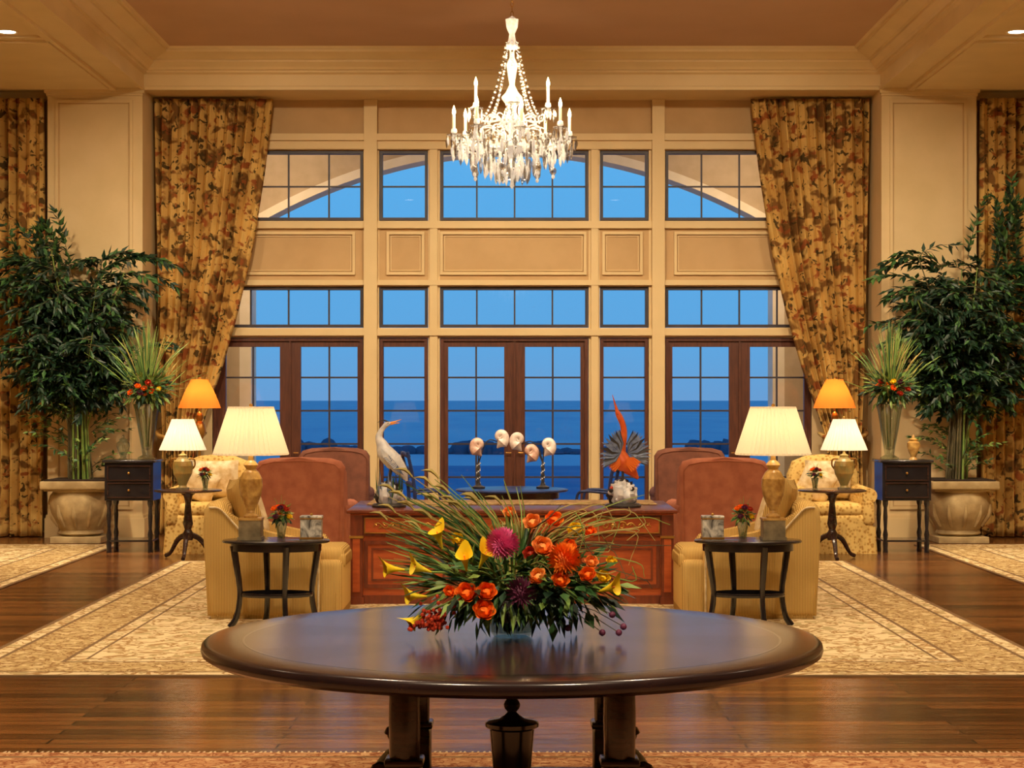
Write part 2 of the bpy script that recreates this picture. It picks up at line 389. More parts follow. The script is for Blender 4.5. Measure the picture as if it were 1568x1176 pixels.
def window(name,p0,p1,q0,q1,vm,fm=None,hm=(),fw=.035,mw=.02):
    b=MB(); x0,x1,z0,z1=wx(p0),wx(p1),wz(q1),wz(q0)
    ring(b,x0,x1,z0,z1,fw,YW+.02,YW+.12,fm)
    for v in vm: b.box(wx(v)-mw/2,wx(v)+mw/2,YW+.05,YW+.09,z0,z1,fm)
    for h in hm: b.box(x0,x1,YW+.055,YW+.085,wz(h)-mw/2,wz(h)+mw/2,fm)
    b.box(x0+.01,x1-.01,YW+.068,YW+.072,z0+.01,z1-.01,GLASS)
    b.obj(name)
n=1
for q0,q1,hm in((231,337,[285]),(439.5,501,[])):
    for p0,p1,vm in((326,555.5,[383,441,503]),(581.5,654.5,[]),(674.5,900.5,[730,788,846]),(919.5,992.5,[]),(1019.5,1242,[1075,1133,1191])):
        window('window_%d'%n,p0,p1,q0,q1,vm,FRAME,hm); n+=1
def door(name,p0,p1,leafs):
    b=MB(); z1=wz(517.5); ring(b,wx(p0),wx(p1),0.001,z1,.04,YW+.0,YW+.16,DOORW)
    zt=wz(531); zb=.32
    edges=[p0]+[e for l in leafs for e in l]+[p1]
    for i in range(0,len(edges),2):
        xa,xb=wx(edges[i])+(.035 if i==0 else 0),wx(edges[i+1])-(.035 if i==len(edges)-2 else 0)
        b.box(xa,xb,YW+.03,YW+.10,.03,z1-.04,DOORW)
        if i and i<len(edges)-2:
            m_=(xa+xb)/2; b.box(m_-.012,m_+.012,YW-.0,YW+.03,.03,z1-.04,DOORW)
            for s_ in(-.05,.05):
                b.tube([(m_+s_,YW+.03,1.02),(m_+s_,YW-.02,1.02),(m_+s_*2.2,YW-.02,1.02)],.008,GOLD,6)
    for l0,l1 in leafs:
        xa,xb=wx(l0),wx(l1)
        b.box(xa,xb,YW+.03,YW+.10,zt,z1-.04,DOORW); b.box(xa,xb,YW+.03,YW+.10,.03,zb,DOORW)
        b.box(xa+.06,xb-.06,YW+.015,YW+.03,.1,zb-.06,DOORW)
        if l1-l0>75: m_=(xa+xb)/2; b.box(m_-.011,m_+.011,YW+.05,YW+.08,zb,zt,FRAME)
        for h in(578,629,680,731): b.box(xa,xb,YW+.052,YW+.078,wz(h)-.011,wz(h)+.011,FRAME)
        b.box(xa-.005,xb+.005,YW+.063,YW+.067,zb-.005,zt+.005,GLASS)
    b.obj(name)
door('door_1',326,555.5,[(345,428),(460,547)])
door('door_2',674.5,900.5,[(686,772),(804,889)])
door('door_3',1019.5,1242,[(1030,1117),(1149,1232)])
for nm,p0,p1,l in(('window_11',581.5,654.5,(587,651)),('window_12',919.5,992.5,(924,988))): door(nm,p0,p1,[l])
# exterior loggia arch wall
b=MB(); N=40; a=3.77; y0,y1=27.0,27.45
az=lambda x:5.28-.95*(x/3.53)**2
vs=[];fs=[]
xs=[-a+2*a*i/N for i in range(N+1)]
for x in xs: vs+=[(x,y0,az(x)),(x,y0,7.5),(x,y1,az(x)),(x,y1,7.5)]
for i in range(N):
    k=i*4; fs+=[(k,k+4,k+5,k+1),(k+2,k+3,k+7,k+6),(k,k+2,k+6,k+4)]
b.add(vs,fs,EXT)
b.box(-11,-a,y0,y1,-.02,7.5,EXT); b.box(a,11,y0,y1,-.02,7.5,EXT)
vs=[];fs=[]
for x in xs:
    vs+=[(x,y0-.06,az(x)-.01),(x,y0-.06,az(x)+.12),(x,y0,az(x)+.12),(x,y1,az(x)-.01)]
for i in range(N):
    k=i*4; fs+=[(k,k+4,k+5,k+1),(k+1,k+5,k+6,k+2),(k,k+3,k+7,k+4)]
b.add(vs,fs,EXTT)
for s_ in(-1,1):
    xa,xb=sorted((s_*(a-.01),s_*(a+.16))); b.box(xa,xb,y0-.06,y1,0,az(a)+.1,EXTT)
b.obj('exterior_loggia_wall')
b=MB(); b.box(-11,11,24.2,28.5,-.15,-.02,STONE); b.obj('ground_terrace')
SEA=mat('sea_water',(142,174,190),(126,160,184),rough=.7,scale=.02,stretch=(1,.2,1),spec=.1)
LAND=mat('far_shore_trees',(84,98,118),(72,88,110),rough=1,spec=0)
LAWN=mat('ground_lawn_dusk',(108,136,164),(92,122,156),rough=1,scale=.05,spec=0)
b=MB(); b.box(-9000,9000,380,24000,-12.3,-12,SEA); b.obj('ground_sea')
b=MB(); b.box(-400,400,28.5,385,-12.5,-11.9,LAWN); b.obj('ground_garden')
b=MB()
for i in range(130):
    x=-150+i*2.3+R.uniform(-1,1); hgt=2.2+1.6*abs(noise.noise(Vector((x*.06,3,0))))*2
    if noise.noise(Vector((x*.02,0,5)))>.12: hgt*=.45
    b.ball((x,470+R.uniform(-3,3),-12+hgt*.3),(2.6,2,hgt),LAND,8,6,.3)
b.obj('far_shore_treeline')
w=bpy.data.worlds.new('world'); S.world=w; w.use_nodes=True; nt=w.node_tree; bg=nt.nodes['Background']
tc=nt.nodes.new('ShaderNodeTexCoord'); sp=nt.nodes.new('ShaderNodeSeparateXYZ'); nt.links.new(tc.outputs['Generated'],sp.inputs[0])
cr=ramp(nt,sp.outputs['Z'],[(0.0,lin((104,158,210))),(.03,lin((94,166,222))),(.14,lin((88,174,234))),(1,lin((84,150,222)))])
nt.links.new(cr,bg.inputs['Color']); bg.inputs['Strength'].default_value=1.06
# ---------------------------------------------------------------- curtains
def curtain(name,edges_out,edges_in,ztop,zbot,yc,folds,amp,flip=False,tie=None):
    nz=50; nu=folds*10; vs=[];fs=[]
    def interp(tab,z):
        for (za,xa),(zb_,xb) in zip(tab,tab[1:]):
            if za>=z>=zb_: 
                t=(za-z)/(za-zb_) if za!=zb_ else 0; return xa+(xb-xa)*t
        return tab[-1][1]
    for k in range(nz+1):
        z=ztop+(zbot-ztop)*k/nz; xo=interp(edges_out,z); xi=interp(edges_in,z)
        for i in range(nu+1):
            u=i/nu; ph=u*folds*2*PI+.5*math.sin(z*.8+u*5)
            aa=amp*(.75+.35*math.sin(u*17+1.3)+.2*noise.noise(Vector((u*6,z*.7,0))))
            w_=min(1,(ztop-z)/.25+.55)
            x=xo+(xi-xo)*u+.012*math.sin(ph*2); vs.append((x,yc+aa*w_*math.sin(ph),z))
    for k in range(nz):
        for i in range(nu):
            a_=k*(nu+1)+i; fs.append((a_,a_+1,a_+nu+2,a_+nu+1))
    b=MB(); b.add(vs,fs,CUR)
    if tie:
        z,x0,x1=tie
        b.tube([(x0,yc+.16,z+.1),(x0,yc-.1,z+.04),((x0+x1)/2,yc-.16,z),(x1,yc-.12,z+.02),(x1+.03,yc+.1,z+.06)],[.03]*5,CUR,8,4,2.2)
    o=b.obj(name,flip=flip,angle=180)
    so=o.modifiers.new('thick','SOLIDIFY'); so.thickness=.006
    return o
EI=[(5.50,-3.02),(4.6,-3.13),(3.61,-3.29),(2.79,-3.48),(2.13,-3.66),(1.55,-3.85),(1.2,-3.97),(.9,-3.98),(0,-3.9)]
EO=[(5.50,-4.5),(2.2,-4.48),(1.2,-4.42),(0,-4.46)]
for fl in(False,True): curtain('curtain',EO,EI,5.50,.015,23.60,12,.10,fl,tie=(1.2,-4.43,-3.96))
for fl in(False,True): curtain('curtain',[(5.5,-7.6),(0,-7.6)],[(5.5,-5.78),(0,-5.78)],5.42,.015,23.05,15,.09,fl)
# ---------------------------------------------------------------- rugs
def rug(name,x0,x1,y0,y1,bands,z0=0.0,fringe=False):
    b=MB(); cur=[x0,x1,y0,y1]
    zt=.010
    b.box(x0,x1,y0,y1,z0,z0+zt-.002,bands[0][1])
    for i,(wd,mt) in enumerate(bands):
        X0,X1,Y0,Y1=cur
        if wd is None:
            b.add([(X0,Y0,z0+zt),(X1,Y0,z0+zt),(X1,Y1,z0+zt),(X0,Y1,z0+zt)],[(0,1,2,3)],mt); break
        x_0,x_1,y_0,y_1=X0+wd,X1-wd,Y0+wd,Y1-wd
        v=[(X0,Y0),(X1,Y0),(X1,Y1),(X0,Y1),(x_0,y_0),(x_1,y_0),(x_1,y_1),(x_0,y_1)]
        b.add([(p,q,z0+zt) for p,q in v],[(0,1,5,4),(1,2,6,5),(2,3,7,6),(3,0,4,7)],mt); cur=[x_0,x_1,y_0,y_1]
    if fringe:
        nf=int((x1-x0)/.03)
        for i in range(nf):
            x=x0+(i+.5)*(x1-x0)/nf; xx=x+R.uniform(-.01,.01); b.add([(x-.008,y1,.006),(x+.008,y1,.006),(xx+.004,y1+.07,.002),(xx-.004,y1+.07,.002)],[(0,1,2,3)],CUSH)
    b.obj(name)
RL=[(.04,RUGL),(.10,RUGF),(.03,RUGL),(.42,RUGB),(.03,RUGL),(.10,RUGF),(.02,RUGL),(None,RUGF)]
rug('area_rug',-3.5,3.5,11.44,19.6,RL)
rug('area_rug',-9.6,-4.58,13.2,21.85,RL); rug('area_rug',4.70,9.6,13.2,21.85,RL)
rug('area_rug',-4.2,4.2,3.2,8.95,[(.1,RUGO),(.03,RUGL),(None,RUGO)],0,True)
ZR=.0105
# ---------------------------------------------------------------- foreground round table
b=MB(); C=(0,0,0); Rt=1.21
b.lathe([(0,.70),(Rt-.14,.70),(Rt-.10,.694),(Rt-.03,.70),(Rt-.005,.715),(Rt,.73),(Rt-.004,.748),(Rt-.014,.757),(Rt-.03,.76),(Rt-.16,.76)],C,TOP3,128)
def sector(r0,r1,n,z,mats):
    for k in range(n):
        mt=mats[k%len(mats)]; m_=6
        a0=2*PI*k/n; vs=[]
        for i in range(m_+1):
            a=a0+2*PI/n*i/m_; vs+=[(r0*math.cos(a),r0*math.sin(a),z),(r1*math.cos(a),r1*math.sin(a),z)]
        b.add(vs,[(2*i,2*i+1,2*i+3,2*i+2) for i in range(m_)],mt)
sector(Rt-.17,Rt-.16,32,.7604,[BLACKW]); sector(.001,Rt-.17,16,.7604,[TOP1,TOP2])
b.lathe([(0,.64),(.62,.64),(.64,.66),(.64,.70)],C,TOP3,64)
for sx in(-1,1):
    for sy in(-1,1):
        cx,cy=sx*.40,sy*.40
        b.lathe([(.052,.34),(.058,.36),(.060,.50),(.058,.60),(.07,.61),(.078,.63),(.078,.65)],(cx,cy,0),DARKW,24,wob=lambda i,z_:1.03 if (i//2)%2 else .97)
        b.rbox((cx,cy,.22),(.13,.13,.24),.02,DARKW,2); b.rbox((cx,cy,.345),(.145,.145,.025),.008,DARKW,2)
        b.tube([(cx,cy,.20),(cx+sx*.10,cy+sy*.10,.17),(cx+sx*.20,cy+sy*.20,.05),(cx+sx*.26,cy+sy*.26,.03)],[.06,.055,.035,.03],DARKW,10,4)
        pts=[(cx+sx*(.085+.028*math.cos(t/14*3*PI)*(1-t/20)),cy,.30+.028*math.sin(t/14*3*PI)*(1-t/20)) for t in range(15)]
        b.tube(pts,[.02]*15,DARKW,8)
b.rbox((0,0,.12),(.95,.95,.07),.02,DARKW)
b.lathe([(.13,.15),(.14,.17),(.09,.19),(.07,.21),(.075,.24),(.084,.34),(.088,.395),(.105,.405),(.106,.42),(.092,.43),(.05,.437),(.03,.45),(.018,.462),(.030,.476),(.034,.492),(.024,.51),(.008,.52),(.008,.645)],C,BLACKW,32)
b.v=[(x,y,max(z,0)) for x,y,z in b.v]
b.obj('round_table',(0,7.35,ZR))
TZ=.7604+ZR
# ---------------------------------------------------------------- flower helper
def rose(b,c,r,mt,ax=None):
    ax=Vector(ax or (R.uniform(-.4,.4),-.75,R.uniform(.3,.9))).normalized(); u=ax.orthogonal().normalized(); v=ax.cross(u); c=Vector(c)-ax*r*.5
    b.ball(tuple(c+ax*r*.35),r*.45,mt,8,6)
    for ly,(n_,rr,cu) in enumerate(((3,.10,-.1),(4,.22,.0),(5,.34,.18),(6,.44,.38))):
        for i in range(n_):
            a=2*PI*i/n_+ly*.7; o=u*math.cos(a)+v*math.sin(a); b.petal(c+o*r*rr*.5,o,ax,r*(.7+.16*ly),r*(1.15-.1*ly),cu,mt)
def calla(b,c,L,mt,ax):
    ax=Vector(ax).normalized(); u=Vector((0,0,1))-ax*ax.z
    u=u.normalized() if u.length>.1 else Vector((-1,0,0)); v=ax.cross(u); c=Vector(c); vs=[];fs=[];n=14
    ks=((0,.05),(.25,.09),(.5,.14),(.75,.23),(.9,.34),(1,.46))
    for t,r in ks:
        for i in range(n):
            a=2*PI*i/n; q=max(0,math.cos(a))
            vs.append(tuple(c+ax*L*(t+.45*q*q*t**4)+(u*math.cos(a)*(1+.35*q*t**3)+v*math.sin(a)*(1-.25*q*t**3))*L*r))
    for k in range(len(ks)-1):
        for i in range(n): j=(i+1)%n; fs.append((k*n+i,k*n+j,k*n+n+j,k*n+n+i))
    b.add(vs,fs,mt); b.tube([c+ax*L*.2,c+ax*L*.95],[L*.05,L*.035],ORA2,6)
def pompom(b,c,r,mt,n=90,core=None,L=.55,up=(0,-.5,.85)):
    b.ball(c,r*.55,core or mt,10,8); c=Vector(c); up=Vector(up).normalized()
    for i in range(n):
        z=1-1.5*(i+.5)/n; a=i*2.39996; q=math.sqrt(max(0,1-z*z)); o=up.orthogonal().normalized(); p=up.cross(o)
        d=up*z+(o*math.cos(a)+p*math.sin(a))*q
        b.leaf(c+d*r*.45,d+Vector((0,0,.1)),r*L*1.2,r*.22,mt,.1,up=tuple(d.orthogonal()))
def bush(b,c,rx,rz,n,L,W,mats,center_bias=.4,ry=None):
    c=Vector(c)
    for i in range(n):
        d=Vector((R.gauss(0,1),R.gauss(0,1),R.gauss(0,1))).normalized()*R.uniform(center_bias,1)
        p=c+Vector((d.x*rx,d.y*(ry or rx),d.z*rz)); b.leaf(p,d+Vector((0,0,-.1)),L*R.uniform(.6,1.2),W*R.uniform(.7,1.2),R.choice(mats))
b=MB()
b.lathe([(.0,.0),(.07,.0),(.085,.02),(.105,.12),(.115,.15),(.108,.15),(.098,.12),(.08,.02),(0,.012)],(0,0,0),VGLASS,32)
for i in range(10): b.tube([(R.uniform(-.03,.03),R.uniform(-.03,.03),.02),(R.uniform(-.07,.07),R.uniform(-.07,.07),.16)],.004,LEAF2,5)
def fp(px,py,dy=0):
    return Vector(((px-784)/392.,dy,(980-py)/392.))
stem0=Vector((0,0,.12))
bush(b,(0.01,0,.24),.26,.15,300,.10,.028,[LEAF1,LEAF2,LEAF2,LEAF3],.2)
bush(b,(0.18,-.03,.20),.25,.15,230,.09,.038,[LEAF1,LEAF2,LEAF2,LEAF3],.2)
bush(b,(-.16,-.05,.20),.22,.15,170,.10,.025,[LEAF2,LEAF1,LEAF3],.2)
fl=[(815,803,.036,ORA2,-.08),(848,799,.036,ORAN,-.08),(829,838,.044,ORA2,-.17),(716,905,.044,ORAN,-.24),(746,903,.040,ORAN,-.24),(742,930,.044,ORAN,-.26),(823,880,.036,ORA2,-.24),(812,848,.03,RED,-.16),
    (898,880,.034,ORAN,-.16),(856,886,.036,ORAN,-.22),(904,862,.028,ORA2,-.12),(690,905,.026,ORAN,-.18),(780,790,.026,ORA2,.0),(700,830,.028,YEL,-.05),(880,815,.03,YEL,-.05),(902,818,.028,ORAN,-.03),(922,885,.028,YEL,-.12),(935,862,.022,YEL,-.08),(870,838,.03,ORAN,-.12)]
for px,py,r,mt,dy in fl:
    p=fp(px,py,dy); b.tube([stem0,(stem0+p)/2+Vector((0,0,.03)),p],.004,LEAF2,5,3); rose(b,p,r*1.15,mt,(R.uniform(-.3,.3),-.8,.6))
p=fp(770,832,-.20); b.tube([stem0,p],.006,LEAF2,6); pompom(b,tuple(p),.066,PINK,240,PINK,.5)
p=fp(862,855,-.20); b.tube([stem0,p],.006,LEAF2,6); pompom(b,tuple(p),.068,ORAN,170,ORA2,.5)
p=fp(797,903,-.25); b.tube([stem0,p],.006,LEAF2,6); pompom(b,tuple(p),.058,PURP,110,PURP,.6)
p=fp(838,912,-.2); pompom(b,tuple(p),.042,LEAF1,80,LEAF1,.7)
for px,py,ax,dy in((678,843,(-.3,-.3,1),-.08),(716,872,(-.1,-.5,.8),-.2),(620,876,(-1,-.3,.10),-.05),(662,877,(-.8,-.3,.3),-.12),(655,914,(-1,-.4,.1),-.12),(655,938,(-.8,-.3,-.5),-.12),(735,868,(.4,-.4,.9),-.18),(915,905,(.8,-.5,.3),-.15)):
    p=fp(px,py,dy); b.tube([stem0,(stem0+p)/2+Vector((0,0,.05)),p],.005,LEAF3,5,3); calla(b,p,.078,YEL,ax)
for i in range(70):
    tip=Vector((-.26+R.uniform(-.24,.30),R.uniform(-.1,.15),R.uniform(.40,.63))); mid=stem0.lerp(tip,.55)+Vector((.03,0,.06))
    m_=R.choice([STRAW,LEAF3,LEAF2]); b.tube([stem0,mid,tip],[.0055,.0045,.0016],m_,4,3)
    if i%3==0: b.tube([tip,tip+Vector((-.03,0,.03)),tip+Vector((-.07,0,.03))],[.004,.008,.001],STRAW,5,2)
for i in range(64):
    tip=Vector((R.uniform(.12,.52),R.uniform(-.2,.15),R.uniform(.14,.52))); mid=stem0.lerp(tip,.5)+Vector((0,0,.1)); t2=tip+Vector((R.uniform(-.05,.12),0,R.uniform(-.14,.08)))
    b.tube([stem0,mid,tip,t2],[.004,.0035,.0025,.0016],R.choice([STRAW,BARK,LEAF3,STRAW]),4,4)
for i in range(36):
    tip=Vector((R.uniform(-.52,-.15),R.uniform(-.1,.05),R.uniform(.2,.5))); b.tube([stem0,stem0.lerp(tip,.5)+Vector((0,0,.05)),tip],[.0035,.003,.0012],R.choice([LEAF2,STRAW,LEAF3]),4,3)
    b.leaf(stem0.lerp(tip,.5),tip-stem0,.28,.016,R.choice([LEAF2,LEAF3]))
for i in range(110):
    q=Vector((-.31+R.gauss(0,.035),-.16+R.gauss(0,.03),.05+abs(R.gauss(0,.035)))); b.ball(tuple(q),.008,RED,6,4)
for i in range(8): b.tube([stem0,(-.2,-.12,.14),(-.31+R.uniform(-.04,.04),-.16,.07)],.003,RED,4,3)
for px,py in((920,967),(945,967),(935,940),(952,958),(868,960)): 
    p=fp(px,py,-.15); b.tube([stem0,stem0.lerp(p,.6)+Vector((0,0,.05)),p],.002,BARK,4,3); b.ball(tuple(p),.013,PURP,10,8)
for i in range(34):
    a=R.uniform(0,2*PI); p=Vector((math.cos(a)*.14,math.sin(a)*.1-.05,.15)); b.leaf(p,(math.cos(a)*.8,math.sin(a)*.5-.3,-.5),R.uniform(.1,.17),.028,R.choice([LEAF1,LEAF2,LEAF3]))
b.v=[(x,y,max(z,.0005)) for x,y,z in b.v]
b.obj('flower_arrangement',(0,7.33,TZ+.0005))
# ---------------------------------------------------------------- desk
b=MB(); X=1.335; y0,y1=15.42,16.78
b.rbox((0,(y0+y1)/2,.765),(2*X+.06,y1-y0+.06,.03),.008,DESKD); b.box(-X,X,y0,y1,.735,.752,DESKW)
b.box(-X+.02,X-.02,y0+.03,y1-.03,.56,.735,DESKD)
for sx in(-1,1):
    xa,xb=sorted((sx*(X-.03),sx*.42)); b.box(xa,xb,y0+.05,y1-.05,.05,.56,DESKW)
    b.box(xa-.01,xb+.01,y0+.03,y1-.03,0.0,.07,DESKD)
    ring(b,xa+.08,xb-.08,.13,.52,.03,y0+.035,y0+.05,DESKD); ring(b,xa+.14,xb-.14,.19,.46,.015,y0+.04,y0+.05,DESKD)
    for yy in(y0,y1-.1):
        xc,xd=sorted((sx*(X+.0),sx*(X-.1))); b.box(xc,xd,yy,yy+.1,.0,.735,DESKD)
        b.box(xc+.02,xd-.02,yy-.006,yy+.1,.1,.54,DESKW); b.box(xc-.012,xd+.012,yy-.015,yy+.11,0,.06,DESKD); b.box(xc-.008,xd+.008,yy-.012,yy+.1,.545,.565,GOLD)
        xc,xd=sorted((sx*.42,sx*.50)); b.box(xc,xd,yy,yy+.1,.0,.735,DESKD)
    xe=sx*(X+.005); b.box(min(xe,xe-sx*.02),max(xe,xe-sx*.02),y0+.1,y1-.1,.1,.72,DESKW)
b.box(-.42,.42,y1-.35,y1-.3,.05,.56,DESKW)
for c0,c1 in((-1.22,-.46),(-.40,.40),(.46,1.22)):
    b.box(c0,c1,y0+.012,y0+.03,.585,.715,DESKW); ring(b,c0,c1,.585,.715,.008,y0+.006,y0+.012,GOLD)
    m_=(c0+c1)/2
    for s_ in(-1,1):
        pts=[]
        for k in range(26):
            t=k/25*2.4*PI; r=.036*(1-k/34); pts.append((m_+s_*(.07+r*math.cos(t)),y0+.008,.65+r*math.sin(t)))
        b.tube(pts,.0065,GOLD,5)
        pts=[(m_+s_*(.11+k*.018),y0+.008,.65+.022*math.sin(k*.9)) for k in range(12)]; b.tube(pts,[.008-.0004*k for k in range(12)],GOLD,5)
        for k in range(5): b.leaf((m_+s_*(.13+k*.035),y0+.004,.65),(s_*.8,0,(-1)**k*.7),.04,.018,GOLD,up=(0,-1,0))
    b.ball((m_,y0+.004,.65),(.03,.012,.022),GOLD)
b.obj('writing_desk',(0,0,ZR))
DZ=.78+ZR+.0005
b=MB(); b.rbox((0,0,.006),(2.5,.62,.012),.004,RUNNER)
for i in range(60):
    x=-1.25+i*2.5/59; b.tube([(x,-.31,.004),(x,-.335,.003)],.003,STRAW,4); 
b.obj('table_runner',(0,16.44,DZ))
# ---------------------------------------------------------------- statues
def rock(b,c,r,h,mt,n=7,mt2=None):
    b.lathe([(r*1.02,0),(r*1.05,.015),(r*.95,.03),(r*.8,.035)],c,mt2 or mt,16)
    for i in range(n):
        a=i*2.4; q=r*.55*math.sqrt(i/n); b.ball((c[0]+q*math.cos(a),c[1]+q*math.sin(a),c[2]+.03+h*(.5-.25*i/n)),(r*.42,r*.42,h*(.5-.22*i/n)),mt if i%3 else (mt2 or mt),10,8,.5,2.5)
b=MB(); rock(b,(0,0,0),.14,.20,PORC,10,PORK)
b.tube([(.15,.0,.22),(.11,0,.30),(.04,0,.385),(-.03,0,.46),(-.06,0,.53),(-.085,0,.585),(-.072,0,.635),(-.045,0,.675),(-.02,0,.70),(.012,0,.708)],[.010,.052,.078,.074,.050,.032,.024,.02,.024,.013],PORC,14,5)
b.tube([(.0,0,.708),(.05,0,.722),(.105,0,.742)],[.012,.007,.002],ORA2,8,2)
b.tube([(.0,0,.700),(.05,0,.708),(.09,0,.714)],[.009,.006,.002],ORA2,8,2)
b.tube([(.0,.0,.717),(-.05,0,.735),(-.10,0,.715)],[.008,.006,.001],PORK,6,3)
for s_ in(-1,1):
    b.ball((-.008,s_*.02,.71),.004,PORK,6,4)
    b.tube([(.02,s_*.022,.34),(.01,s_*.025,.25),(.015,s_*.025,.16)],[.014,.009,.008],PORK,6,2)
    for k in range(18):
        t=k/17; b.leaf((-.07+.08*t,s_*(.080-.01*t),.51-.12*t),(.50+.3*t,s_*.05,-.8),.22-.05*t,.048,PORB if k%2 else PORC,.1,up=(0,s_,0))
for i in range(26):
    a=R.uniform(0,2*PI); b.leaf((.09*math.cos(a),.09*math.sin(a),.05),(.25*math.cos(a),.25*math.sin(a),1),R.uniform(.16,.30),.024,R.choice([LEAF2,PORK,PORB]),up=(math.cos(a),math.sin(a),0))
b.obj('heron_statue',(-1.04,15.8,DZ))
b=MB(); rock(b,(0,0,0),.15,.22,PORC,11,PORK)
b.tube([(.13,0,.24),(.07,0,.31),(0,0,.38),(-.03,0,.46),(-.005,0,.54),(.01,0,.62),(.0,0,.70),(-.03,0,.77),(-.05,0,.81)],[.012,.05,.080,.065,.035,.028,.025,.026,.018],PORR,14,5)
b.tube([(-.045,0,.80),(-.065,0,.87),(-.088,0,.95)],[.017,.008,.002],PORR,8,3)
for s_ in(-1,1):
    b.ball((-.042,s_*.022,.785),.005,PORK,6,4); b.tube([(.0,s_*.03,.33),(.0,s_*.03,.2)],.009,PORK,6)
    for k in range(16):
        t=k/15; b.leaf((s_*.03+.01,-.05+s_*.02,.46),(s_*(.75-.6*t)+.1,-.2,.35+.75*t-.9*(1-t)),.20,.055,PORB if k%3 else PORK,.1,up=(0,-1,.2))
    for k in range(9): b.leaf((s_*.03,-.075,.42),(s_*(.3+.5*k/8),-.1,-.9+.08*k),.13,.045,PORR if k%2 else ORAN,.1,up=(0,-1,0))
for i in range(12): 
    a=R.uniform(0,2*PI); b.ball((.11*math.cos(a),.11*math.sin(a),R.uniform(.06,.17)),R.uniform(.012,.024),R.choice([RED,PORC,PORK]),8,6)
b.v=[(x,y,max(z,0)) for x,y,z in b.v]
b.obj('crested_bird_statue',(.937,15.8,DZ))
# ---------------------------------------------------------------- lamps
def lamp_front(x,y,z):
    b=MB(); b.rbox((0,0,.075),(.165,.165,.15),.006,STONE); b.box(-.09,.09,-.09,.09,0,.02,STONE); b.box(-.088,.088,-.088,.088,.145,.16,LBASE)
    b.lathe([(.05,.16),(.055,.175),(.03,.195),(.026,.215),(.05,.26),(.078,.33),(.088,.40),(.085,.45),(.06,.50),(.036,.525),(.045,.54),(.055,.555),(.04,.575),(.022,.59),(.018,.64),(.008,.65),(.008,.98)],(0,0,0),LBASE,28)
    b.shell([(.275,.635),(.165,.985)],(0,0,0),SHADE,88,.038); b.shell([(.279,.630),(.279,.645)],(0,0,0),SHADE,92,.0); b.shell([(.170,.975),(.170,.99)],(0,0,0),SHADE,92,0)
    for a in(0,2.1,4.2): b.tube([(0,0,.97),(.162*math.cos(a),.162*math.sin(a),.97)],.003,GOLD,4)
    b.ball((0,0,1.0),.014,GOLD); o=b.obj('table_lamp',(x,y,z),angle=10)
    light('bulb','POINT',(0,0,.80),2.9,(255,228,184),o,shadow_soft_size=.05); return o
def lamp_small(x,y,z):
    b=MB(); b.box(-.06,.06,-.06,.06,0,.02,STONE)
    b.lathe([(.05,.02),(.04,.04),(.06,.09),(.10,.17),(.112,.25),(.10,.30),(.06,.33),(.045,.35),(.05,.365),(.02,.38),(.008,.40),(.008,.73)],(0,0,0),LGREEN,24)
    for s_ in(-1,1): b.tube([(s_*.06,0,.33),(s_*.12,0,.32),(s_*.13,0,.26),(s_*.105,0,.22)],.009,GOLD,6,4)
    b.shell([(.245,.42),(.20,.53),(.15,.65),(.115,.75)],(0,0,0),SHADEW,72,.028)
    for a in(0,2.1,4.2): b.tube([(0,0,.74),(.112*math.cos(a),.112*math.sin(a),.74)],.003,GOLD,4)
    b.ball((0,0,.77),.013,GOLD); o=b.obj('table_lamp',(x,y,z),angle=12); light('bulb','POINT',(0,0,.56),2.4,(255,232,192),o,shadow_soft_size=.05)
def lamp_floor(x,y):
    b=MB(); b.lathe([(0,0),(.15,0),(.15,.02),(.06,.04),(.025,.08),(.02,.5),(.03,.52),(.018,.55),(.018,1.2),(.05,1.26),(.075,1.33),(.06,1.41),(.03,1.45),(.045,1.49),(.03,1.54),(.01,1.56),(.008,1.93)],(0,0,0),GOLD,20)
    b.shell([(.25,1.60),(.22,1.68),(.16,1.82),(.095,1.94)],(0,0,0),SHADEA,64,.006); b.ball((0,0,1.955),.016,GOLD)
    for a in(0,2.1,4.2): b.tube([(0,0,1.93),(.092*math.cos(a),.092*math.sin(a),1.93)],.003,GOLD,4)
    o=b.obj('floor_lamp',(x,y,0)); light('bulb','POINT',(0,0,1.74),6,(255,218,160),o,shadow_soft_size=.05)
def side_table(x,y):
    b=MB(); h=.635
    b.lathe([(0,h-.012),(.385,h-.012),(.40,h-.006),(.40,h+.006),(.39,h+.012),(0,h+.012)],(0,0,0),BLACKW,64,(1,.66))
    b.lathe([(0,h-.07),(.34,h-.07),(.34,h-.012)],(0,0,0),BLACKW,48,(1,.62))
    for an in (18,108,198,288):
        c_,s_=math.cos(math.radians(an)),math.sin(math.radians(an))*.62
        b.tube([(c_*.325,s_*.325,h-.03),(c_*.30,s_*.30,.45),(c_*.275,s_*.275,.25),(c_*.30,s_*.30,.08),(c_*.35,s_*.35,0.0)],[.027,.025,.021,.021,.025],BLACKW,8,5)
    b.lathe([(.262,.225),(.272,.225),(.277,.24),(.272,.255),(.262,.255),(.262,.225)],(0,0,0),BLACKW,40,(1.0,.62))
    b.v=[(p,q,max(r,.0008)) for p,q,r in b.v]
    b.obj('side_table',(x,y,ZR)); return ZR+h+.0125
